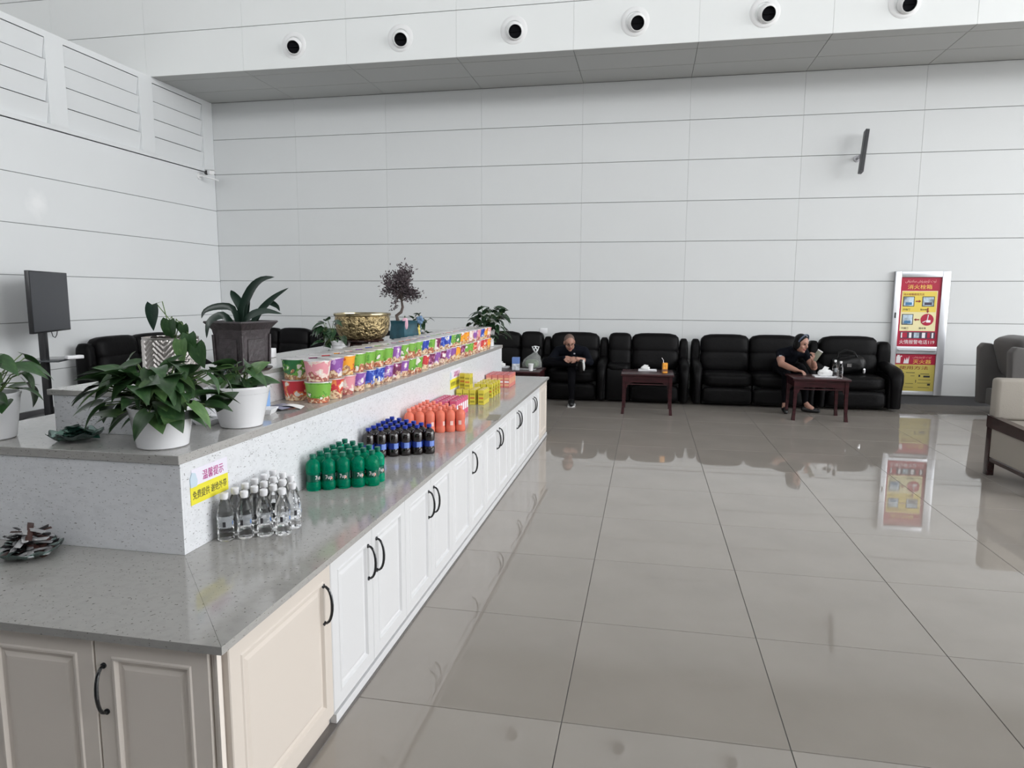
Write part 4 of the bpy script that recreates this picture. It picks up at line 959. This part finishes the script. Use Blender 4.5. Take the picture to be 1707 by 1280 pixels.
tray('white tray with tissue on the table in front of the man', -2.02, 9.42); tissue('crumpled white tissue in the tray in front of the man', -2.02, 9.42, .15, .07, 2)
tray('white tray with tissue on the table with the straw carton', .02, 9.48); tissue('crumpled white tissue beside the straw carton', -.01, 9.48, .12, .06, 3)
tray('white tray with tissue on the table in front of the woman', 2.23, 9.28, .26, .16); tissue('bunched white tissue near the two water bottles', 2.235, 9.28, .17, .10, 4)
for k, (x, y) in enumerate(((2.37, 9.36), (2.395, 9.20))):
    o = copy_tree(WATER); o.location = (x, y, HT + .0003); o.rotation_euler = (0, 0, k); o.scale = (1.02, 1.02, 1.2)
    tag(o, ('rear' if k == 0 else 'front') + ' of the two water bottles on the table in front of the woman', 'bottle', 'water bottles on the table')
t = thing('drink_carton', 'orange and yellow drink carton with a white straw on a table', 'carton', (.245, 9.28, HT + .0003), .3)
MB().rbox(-.032, .032, -.022, .022, 0, .135, .003, 1).build('carton', mat('orange carton print', (.72, .30, .03), .4, var=.4, scale=30), t); MB().tube([(-.02, 0, .13), (-.024, 0, .17), (-.045, 0, .20)], .004, 6).build('straw', WHT, t, 60)
MB().box(-.0325, .0325, -.0225, .0225, .02, .05).build('dark_print', mat('brown print', (.20, .07, .02), .4), t)
t = thing('tissue_box', 'blue and white paper box on the table in front of the man', 'box', (-1.745, 9.17, HT + .0003), .1)
MB().rbox(-.05, .05, -.05, .05, 0, .09, .003, 1).build('lower_half', mat('grey white print', (.50, .52, .56), .5, var=.5, scale=25), t); MB().rbox(-.05, .05, -.05, .05, .09, .175, .003, 1).build('upper_half', mat('periwinkle print', (.13, .22, .50), .5), t)
o = MB().lathe([(.026, 0), (.036, .09), (.038, .092), (.038, .096), (.035, .096), (.025, .006), (.001, .006)], 24, cap1=False).build('paper_cup', PAPER, None, 40, (-1.53, 9.12, HT + .0003)); tag(o, 'white paper cup on the table in front of the man', 'cup')
o = MB().rbox(-.14, .09, -.06, .06, 0, .006, .002, 1).build('flat_packet', mat('silver grey packet', (.45, .45, .46), .35, var=.3, scale=20), None, None, (-1.58, 9.12 - .005 + .16, HT + .0003), (0, 0, -.1)); tag(o, 'flat grey packet lying behind the white paper cup', 'packet')
def plastic_bag():
    t = thing('plastic_bag', 'knotted clear plastic bag holding greens beside the man', 'bag', (-1.57, 9.46, HT + .0003)); r = random.Random(5)
    q = MB(); prof = [(.10, .0), (.135, .02), (.14, .07), (.12, .12), (.085, .165), (.045, .20), (.022, .225), (.03, .24)]; q.lathe(prof, 20, ey=.7, cap1=False)
    q.v = [(a + r.uniform(-.008, .008) + (.04 * max(0, c - .1) / .1), b + r.uniform(-.008, .008), max(0, c + r.uniform(-.006, .006))) for a, b, c in q.v]
    BAG = mat('translucent plastic bag', (.85, .88, .86), .2, trans=.6, ior=1.1, alpha=.45)
    q.build('bag_body', BAG, t, 60)
    for s in (-1, 1): MB().tube([(.05, 0, .215), (.05 + s * .03, 0, .26), (.05 + s * .045, -.01, .30), (.05 + s * .01, -.015, .31), (.05 - s * .02, -.01, .26), (.05, 0, .22)], [.006, .009, .011, .009, .007, .006], 8).build('handle', mat('white bag handle', (.75, .77, .78), .35), t, 60)
    MB().sbox((0, 0, .065), (.2, .14, .12), 2.6, 5).build('contents', mat('green vegetables', (.10, .16, .07), .6, var=.6, scale=25), t, 60)
plastic_bag()
def handbag():
    t = thing('handbag', 'black leather handbag slumped on the recliner beside the fire hydrant cabinet', 'bag', (2.78, 10.33, .478), -.1)
    BAGM = mat('black handbag leather', (.003, .003, .0035), .35, spec=.25, bump=(30, .3)); r = random.Random(8)
    q = MB(); q.sbox((0, 0, .125), (.46, .2, .25), 3.6, 8); q.v = [(a * (1 - .25 * max(0, c - .1)), b * (1 - 1.2 * max(0, c - .12)), c + .02 * math.sin(a * 14)) for a, b, c in q.v]; q.build('bag_body', BAGM, t, 60)
    for s in (-1, 1): MB().tube([(-.13, s * .05, .21), (-.12, s * .07, .29), (-.03, s * .08, .33), (.06, s * .08, .31), (.12, s * .06, .21)], .009, 8).build('handle', BAGM, t, 60)
    MB().rbox(-.03, .03, -.112, -.098, .10, .15, .003, 1).build('clasp', mat('silver clasp', (.6, .6, .62), .2, 1.0), t)
    MB().sbox((.19, -.11, .05), (.035, .02, .09), 3, 4).build('charm', mat('silver clasp', (.6, .6, .62), .2, 1.0), t, 60)
handbag()

# ------------------------------------------------------------------ television stand, grey recliner, wooden armchair
def television():
    t = thing('television', 'dark flat television on a black floor stand by the side wall', 'television', (-6.815, 6.86, 0), math.atan2(.92, -.397))
    # local x runs along the screen away from the camera, local -y faces the room
    SCR = mat('switched off screen', (.035, .037, .045), .28, spec=.4)
    MB().rbox(-.5, .5, .0, .045, 1.105, 1.80, .006, 2).build('case', BLACKPL, t, 40)
    MB().box(-.485, .485, -.002, .002, 1.125, 1.785).build('screen', SCR, t)
    MB().rbox(-.25, .25, .045, .08, 1.2, 1.6, .01, 2).build('rear_housing', BLACKPL, t, 40)
    MB().rbox(-.05, .05, .08, .15, .08, 1.5, .012, 2).build('pole', BLACKPL, t, 40)
    MB().rbox(-.28, .28, -.14, .24, .77, .79, .006, 2).build('shelf', mat('dark glass shelf', (.03, .035, .04), .1), t, 40)
    MB().rbox(-.33, .33, -.2, .34, .02, .10, .02, 2).build('base', BLACKPL, t, 40)
    for sx in (-1, 1):
        for sy in (-.16, .3): MB().lathe([(.03, -.02), (.03, .02)], 16, X=T(sx * .28, sy, .03) @ RXm(PI / 2)).build('caster', BLACKPL, t, 40)
    MB().tube([(.02, .03, 1.11), (.05, .03, 1.05), (.11, .03, 1.03), (.16, .03, 1.06), (.18, .03, 1.11)], .005, 6).build('cable', BLACKPL, t, 60)
    o = MB().rbox(-.09, .09, -.05, .05, 0, .04, .008, 2).build('router_box', WHITEPLASTIC, None, 40, (-6.60, 6.90, .7905), (0, 0, 1.2)); tag(o, 'small white box on the shelf of the television stand', 'box')
television()
def grey_recliner():
    t = thing('grey_recliner', 'grey fabric recliner against the back wall at the right edge', 'armchair', (5.02, 9.95, 0), PI / 2)
    # local -y is the front (towards +X in the room), local x runs away from the camera
    for s in (-1, 1):
        q = MB(); prof = [(.56, .12), (.60, .88), (.55, .945), (.45, .935), (.34, .80), (.16, .60), (-.05, .555), (-.36, .545), (-.42, .50), (-.40, .10)]
        x0, x1 = s * .34, s * .48
        q.prism([(b, c) for b, c in prof], min(x0, x1), max(x0, x1), X=Matrix(((0, 0, 1, 0), (1, 0, 0, 0), (0, 1, 0, 0), (0, 0, 0, 1))))
        bm = bmesh.new(); vs = [bm.verts.new(v) for v in q.v]; [bm.faces.new([vs[i] for i in f]) for f in q.f]
        bmesh.ops.bevel(bm, geom=bm.edges[:], offset=.022, segments=3, profile=.5, affect='EDGES'); bm.verts.index_update()
        q2 = MB(); q2.add([v.co[:] for v in bm.verts], [[v.index for v in f.verts] for f in bm.faces]); bm.free(); q2.build('side_panel', GREYFAB, t, 40)
    MB().sbox((0, -.04, .40), (.68, .76, .24), 6, 7).build('seat_cushion', GREYFAB, t, 60)
    MB().sbox((0, 0, 0), (.80, .26, .56), 4.5, 8, X=T(0, .30, .785) @ RXm(math.radians(-17))).build('back_cushion', GREYFAB, t, 60)
    MB().rbox(-.33, .33, -.36, .5, .12, .34, .02, 2).build('seat_base', GREYFAB, t, 40)
    MB().lathe([(.34, 0), (.34, .025), (.10, .04), (.08, .12)], 36).build('swivel_base', BLACKPL, t, 40)
grey_recliner()
def wooden_armchair():
    t = thing('wooden_armchair', 'beige upholstered armchair with dark wooden arm frame at the right edge', 'armchair', (3.36, 6.30, 0), 0)
    # faces the camera; the arm frame seen stands on the left
    for s in (-1, 1):
        x = s * .36
        q = MB(); q.rbox(x - .03, x + .03, .30, .37, 0, .53, .006, 2); q.build('rear_leg', DARKWOOD, t, 40)
        MB().rbox(x - .03, x + .03, -.40, -.33, 0, .50, .006, 2).build('front_leg', DARKWOOD, t, 40)
        MB().add([(x - .035, -.44, .415), (x + .035, -.44, .415), (x + .035, .37, .425), (x - .035, .37, .425), (x - .035, -.44, .50), (x + .035, -.44, .50), (x + .035, .37, .53), (x - .035, .37, .53)],
                 [(3, 2, 1, 0), (4, 5, 6, 7), (0, 1, 5, 4), (1, 2, 6, 5), (2, 3, 7, 6), (3, 0, 4, 7)]).build('arm_rail', DARKWOOD, t)
        MB().rbox(x - .022, x + .022, -.34, .31, .125, .165, .005, 1).build('lower_rail', DARKWOOD, t)
        MB().rbox(x - .018, x + .018, -.335, .305, .165, .42, .004, 1).build('side_panel', BEIGEFAB, t)
    MB().rbox(-.335, .335, -.36, .36, .16, .30, .015, 2).build('seat_frame', BEIGEFAB, t, 40)
    MB().sbox((0, -.05, .37), (.66, .68, .17), 6, 7).build('seat_cushion', BEIGEFAB, t, 60)
    MB().rbox(-.375, .375, .26, .40, .50, .86, .03, 3, X=T(0, 0, 0)).build('back_cushion', BEIGEFAB, t, 40)
    MB().rbox(-.33, .33, .29, .39, .25, .52, .01, 2).build('back_frame', BEIGEFAB, t, 40)
wooden_armchair()

# ------------------------------------------------------------------ the two people
SKIN = mat('skin', (.36, .19, .14), .5, sss=.05); NAVY = mat('navy shirt cloth', (.005, .006, .010), .8, bump=(150, .3), spec=.08); TROU = mat('dark trousers cloth', (.004, .004, .0055), .85, bump=(150, .3), spec=.08)
SHOE = mat('black shoe', (.006, .006, .007), .4); LIP = mat('lips', (.30, .10, .09), .5); EYE = mat('dark eyes', (.012, .009, .008), .2); HAIRB = mat('black hair', (.004, .0038, .0042), .42, spec=.2, bump=(90, .6, (1, 1, 6)))
HAIRG = mat('thin greying hair', (.13, .085, .07), .7, bump=(120, .5))
PM = [SKIN, NAVY, TROU, SHOE, LIP, EYE, HAIRB]
class Body:
    """one continuous figure: tapered limbs and ellipsoids fused by a voxel remesh, coloured by the limb each face belongs to"""
    def __init__(s): s.q = MB(); s.seg = []; s.ell = []
    def limb(s, pts, rad, m, flat=None):
        pts = [Vector(p) for p in pts]
        s.q.tube(pts, rad, 14)
        for p, r in zip(pts, rad): s.q.sphere(p, r * .995, 0, 4)
        for i in range(len(pts) - 1): s.seg.append((pts[i], pts[i + 1], rad[i], rad[i + 1], m[i] if isinstance(m, list) else m))
    def egg(s, c, r, m, M=None):
        M = (M or Matrix()).to_3x3(); X = Matrix.Translation(c) @ M.to_4x4()
        s.q.sphere((0, 0, 0), r, 0, 5, X=X); s.ell.append((Vector(c), M.transposed(), r, m))
    def head(s, c, fwd, up):
        c = Vector(c); f = Vector(fwd).normalized(); u = (Vector(up) - f * Vector(up).dot(f)).normalized(); r = f.cross(u)
        M = Matrix((r, f, u)).transposed(); P = lambda a, b, d: c + r * a + f * b + u * d
        s.egg(P(0, -.004, .025), (.073, .092, .09), 0, M); s.egg(P(0, .018, -.04), (.059, .068, .072), 0, M); s.egg(P(0, .062, -.092), (.026, .022, .02), 0, M)
        s.limb([P(0, .086, .012), P(0, .1, -.018), P(0, .096, -.026)], [.008, .013, .012], 0)
        for k in (-1, 1):
            s.egg(P(k * .075, -.005, -.005), (.01, .02, .032), 0, M); s.egg(P(k * .030, .079, .010), (.011, .008, .0045), 5, M); s.egg(P(k * .042, .055, -.03), (.02, .022, .022), 0, M)
            s.limb([P(k * .014, .0895, .028), P(k * .030, .0875, .034), P(k * .046, .076, .028)], [.002, .0025, .0015], 6)
        s.egg(P(0, .079, -.056), (.025, .010, .006), 4, M); s.egg(P(0, .077, -.066), (.020, .010, .006), 4, M)
        return P, M
    def hand(s, w, d, n, curl, side, m=0, sp=1.0):
        """w wrist, d towards the fingers, n out of the back of the hand, side +1 or -1 for the thumb"""
        w = Vector(w); d = Vector(d).normalized(); n = (Vector(n) - d * Vector(n).dot(d)).normalized(); a = d.cross(n) * side
        M = Matrix((a, d, n)).transposed(); s.egg(w + d * .048, (.041, .052, .017), m, M)
        for k, (off, L) in enumerate(((.029, .070), (.010, .078), (-.010, .073), (-.028, .056))):
            b = w + d * .075 + a * off; c1 = math.cos(curl); s1 = math.sin(curl); c2 = math.cos(curl * 2); s2 = math.sin(curl * 2)
            p1 = b + (d * c1 - n * s1) * L * .5 + a * off * .12; p2 = p1 + (d * c2 - n * s2) * L * .5; s.limb([b - d * .03, b, p1, p2], [.0095, .0095, .0088, .0075], m)
        b = w + d * .022 + a * .030; p1 = b + (d * .75 + a * .65 - n * .2 * curl) * .035; p2 = p1 + (d * .9 + a * .1 - n * .5 * curl) * .032; s.limb([b, p1, p2], [.012, .0105, .009], m)
    def finish(s, root, voxel=.0065):
        q = MB(); R0 = Vector(root); q.v = [tuple(Vector(v) - R0) for v in s.q.v]; q.f = s.q.f; q.m = s.q.m
        me = q.mesh('person', PM); o = put('person', me); md = o.modifiers.new('remesh', 'REMESH'); md.mode = 'VOXEL'; md.voxel_size = voxel
        sm = o.modifiers.new('smooth', 'SMOOTH'); sm.iterations = 3; sm.factor = .5
        bpy.context.view_layer.update(); m2 = bpy.data.meshes.new_from_object(o.evaluated_get(bpy.context.evaluated_depsgraph_get()))
        o.modifiers.clear(); o.data = m2; m2.materials.clear(); [m2.materials.append(x) for x in PM]
        import numpy as np
        n = len(m2.polygons); C_ = np.empty(n * 3, np.float32); m2.polygons.foreach_get('center', C_); C_ = C_.reshape(-1, 3) + np.array(R0, np.float32)
        best = np.full(n, 9.0); idx = np.zeros(n, np.int32)
        for a, b, ra, rb, m in s.seg:
            A = np.array(a); D_ = np.array(b) - A; t = np.clip(((C_ - A) @ D_) / max(1e-9, D_ @ D_), 0, 1)
            d = np.linalg.norm(C_ - (A + t[:, None] * D_), axis=1) - (ra + (rb - ra) * t); k = d < best; best[k] = d[k]; idx[k] = m
        for c, MT, r, m in s.ell:
            L = (C_ - np.array(c)) @ np.array(MT).T; rr = np.array(r); d = (np.linalg.norm(L / rr, axis=1) - 1) * rr.min(); d = np.where(m in (4, 5), d - .003, d); k = d < best; best[k] = d[k]; idx[k] = m
        m2.polygons.foreach_set('material_index', idx); m2.polygons.foreach_set('use_smooth', [True] * n); o.location = root; m2.update(); return o
def hair_shell(par, root, P, M, parts, mt):
    q = MB()
    for c, r in parts: q.sphere((0, 0, 0), r, 0, 6, X=Matrix.Translation(P(*c) - Vector(root)) @ M.to_4x4())
    return q.build('hair', mt, par, 80)
def man():
    R0 = (-1.06, 9.80, 0); B = Body()
    B.limb([(-1.10, 10.30, .60), (-1.09, 10.19, .66), (-1.08, 10.05, .71), (-1.08, 9.97, .755)], [.135, .135, .13, .085], 1)
    B.limb([(-1.27, 10.0, .745), (-1.08, 10.0, .765), (-.89, 10.0, .745)], [.07, .095, .07], 1)
    B.limb([(-1.08, 9.96, .78), (-1.085, 9.89, .83)], [.052, .05], 0)
    P, M = B.head((-1.09, 9.83, .882), (.28, -.85, -.42), (0, -.25, 1))
    B.limb([(-1.28, 10.0, .74), (-1.39, 9.87, .60), (-1.27, 9.76, .63), (-1.15, 9.66, .675)], [.062, .05, .043, .032], [1, 1, 1]); B.hand((-1.15, 9.66, .675), (.95, -.15, -.1), (0, -.8, .6), .55, 1)
    B.limb([(-.88, 10.0, .74), (-.79, 9.87, .60), (-.87, 9.75, .63), (-.96, 9.65, .665)], [.062, .05, .042, .03], [1, 1, 0]); B.hand((-.96, 9.65, .665), (-.95, -.15, -.05), (0, -.8, .6), .5, -1)
    B.limb([(-1.0, 10.24, .56), (-1.03, 9.98, .55), (-1.04, 9.74, .515), (-1.035, 9.68, .30), (-1.03, 9.66, .10)], [.098, .085, .062, .054, .04], 2)
    B.limb([(-1.19, 10.24, .575), (-1.31, 10.0, .60), (-1.41, 9.80, .60), (-1.18, 9.72, .60), (-.97, 9.655, .585)], [.098, .085, .064, .054, .038], 2)
    B.limb([(-1.03, 9.68, .052), (-1.025, 9.58, .052), (-1.01, 9.47, .040)], [.045, .045, .034], 3); B.limb([(-1.03, 9.665, .11), (-1.03, 9.66, .06)], [.038, .044], 3)
    B.limb([(-.955, 9.655, .58), (-.915, 9.63, .565)], [.036, .04], 3); B.limb([(-.905, 9.67, .515), (-.90, 9.61, .57), (-.89, 9.54, .64)], [.042, .042, .032], 3)
    o = B.finish(R0); tag(o, 'grey-haired person in dark clothes sitting cross-legged with folded hands on the sectional', 'person')
    hair_shell(o, R0, P, M, [((0, -.012, .036), (.0745, .087, .085))], HAIRG)
    D0 = Vector(R0); q = MB()
    for k in (-1, 1):
        pts = [P(k * .031 + .021 * math.cos(a), .094, .008 + .016 * math.sin(a)) - D0 for a in [i * PI / 6 for i in range(13)]]; q.tube(pts, .0018, 5)
        q.tube([P(k * .052, .09, .012) - D0, P(k * .076, .02, .008) - D0, P(k * .077, -.02, -.002) - D0], .0018, 5)
    q.tube([P(-.01, .098, .012) - D0, P(.01, .098, .012) - D0], .0018, 5); q.build('glasses', BLACKMETAL, o)
    SOLE = mat('white shoe sole', (.7, .7, .7), .6)
    MB().prism([(-.04, -.20), (.02, -.215), (.058, -.15), (.05, .03), (.03, .045), (-.03, .045), (-.048, 0), (-.05, -.12)], 0, .016, X=T(.035, -.16 + .06 - .02, .0)).build('shoe_sole', SOLE, o)
    X = Matrix.Translation(Vector((-.858, 9.605, .575)) - D0) @ RXm(math.radians(-48)) @ RYm(math.radians(-80))
    MB().prism([(-.032, -.10), (0, -.115), (.032, -.09), (.036, .06), (.02, .085), (-.02, .085), (-.034, .05)], -.006, .006, X=X).build('shoe_sole', SOLE, o)
    MB().box(-.012, .012, -.001, .001, -.01, .01, X=Matrix.Translation(Vector((-1.02, 9.868, .72)) - D0)).build('chest_logo', mat('pale logo', (.35, .35, .38), .6), o)
man()
def woman():
    R0 = (1.95, 9.78, 0); B = Body()
    B.limb([(1.92, 10.28, .60), (1.92, 10.14, .66), (1.93, 9.98, .745), (1.965, 9.86, .81)], [.14, .13, .125, .075], 1)
    B.limb([(1.80, 9.90, .785), (1.95, 9.90, .805), (2.11, 9.90, .785)], [.064, .085, .062], 1)
    B.limb([(1.97, 9.86, .83), (2.0, 9.79, .885)], [.046, .045], 0)
    P, M = B.head((2.025, 9.735, .928), (.62, -.70, -.22), (.18, -.12, 1))
    B.limb([(1.795, 9.90, .78), (1.785, 9.80, .72), (1.78, 9.70, .655), (1.86, 9.61, .62), (1.945, 9.535, .588)], [.058, .056, .046, .041, .029], [1, 0, 0, 0]); B.hand((1.945, 9.535, .588), (.75, -.55, -.1), (.1, 0, 1), .55, -1)
    B.limb([(2.115, 9.90, .78), (2.16, 9.81, .70), (2.20, 9.73, .615), (2.185, 9.67, .655), (2.165, 9.62, .70)], [.056, .052, .044, .038, .028], [1, 0, 0, 0]); B.hand((2.165, 9.62, .70), (.12, -.25, 1), (.55, -.75, -.2), .75, -1)
    B.limb([(1.84, 10.24, .565), (1.85, 9.98, .56), (1.86, 9.74, .505), (1.855, 9.71, .30), (1.85, 9.70, .13)], [.10, .088, .062, .054, .036], 2)
    B.limb([(2.02, 10.24, .565), (2.07, 9.98, .56), (2.10, 9.78, .505), (2.11, 9.77, .30), (2.12, 9.765, .14)], [.10, .088, .062, .054, .036], 2)
    B.limb([(1.85, 9.70, .13), (1.845, 9.66, .075)], [.032, .036], 0); B.limb([(1.85, 9.71, .045), (1.845, 9.62, .042), (1.84, 9.53, .03)], [.038, .04, .028], 3)
    B.limb([(2.12, 9.765, .14), (2.16, 9.745, .085), (2.20, 9.735, .06)], [.032, .036, .034], 0); B.limb([(2.11, 9.77, .045), (2.19, 9.74, .038), (2.285, 9.71, .028)], [.038, .037, .026], 3)
    o = B.finish(R0); tag(o, 'person in a dark top leaning over the table and looking at a phone', 'person')
    hair_shell(o, R0, P, M, [((0, -.020, .042), (.081, .092, .088)), ((0, -.055, -.03), (.07, .05, .085)), ((-.06, -.01, -.01), (.026, .045, .07)), ((.06, -.01, -.01), (.026, .045, .07))], HAIRB)
    D0 = Vector(R0)
    pts = [P(.083 * math.cos(a), .012 + .03 * math.sin(a), .03 + .105 * math.sin(a)) - D0 for a in [i * PI / 12 for i in range(13)]]; MB().tube(pts, .011, 8).build('hair_band', mat('shiny dark blue band', (.05, .07, .11), .2), o, 60)
    MB().rbox(-.018, .018, -.002, .002, -.012, .012, .001, 1, X=Matrix.Translation(Vector((1.775, 9.757, .755)) - D0) @ RXm(-.5)).build('sleeve_mark', mat('pale logo', (.35, .35, .38), .6), o)
    t = thing('phone', 'olive grey smartphone held up in front of the seated person at the right table', 'phone', (2.195, 9.578, .785), 0)
    X = RZ(math.radians(-38)) @ RYm(math.radians(28)) @ RXm(math.radians(-12))
    MB().rbox(-.036, .036, -.0045, .0045, -.075, .075, .004, 2, X=X).build('case', mat('olive grey phone case', (.20, .20, .15), .35), t, 40); MB().box(-.033, .033, .0046, .0052, -.07, .07, X=X).build('screen', EYE, t)
    MB().box(-.036, .036, -.006, .006, .066, .079, X=X).build('top_edge', WHT, t)
woman()
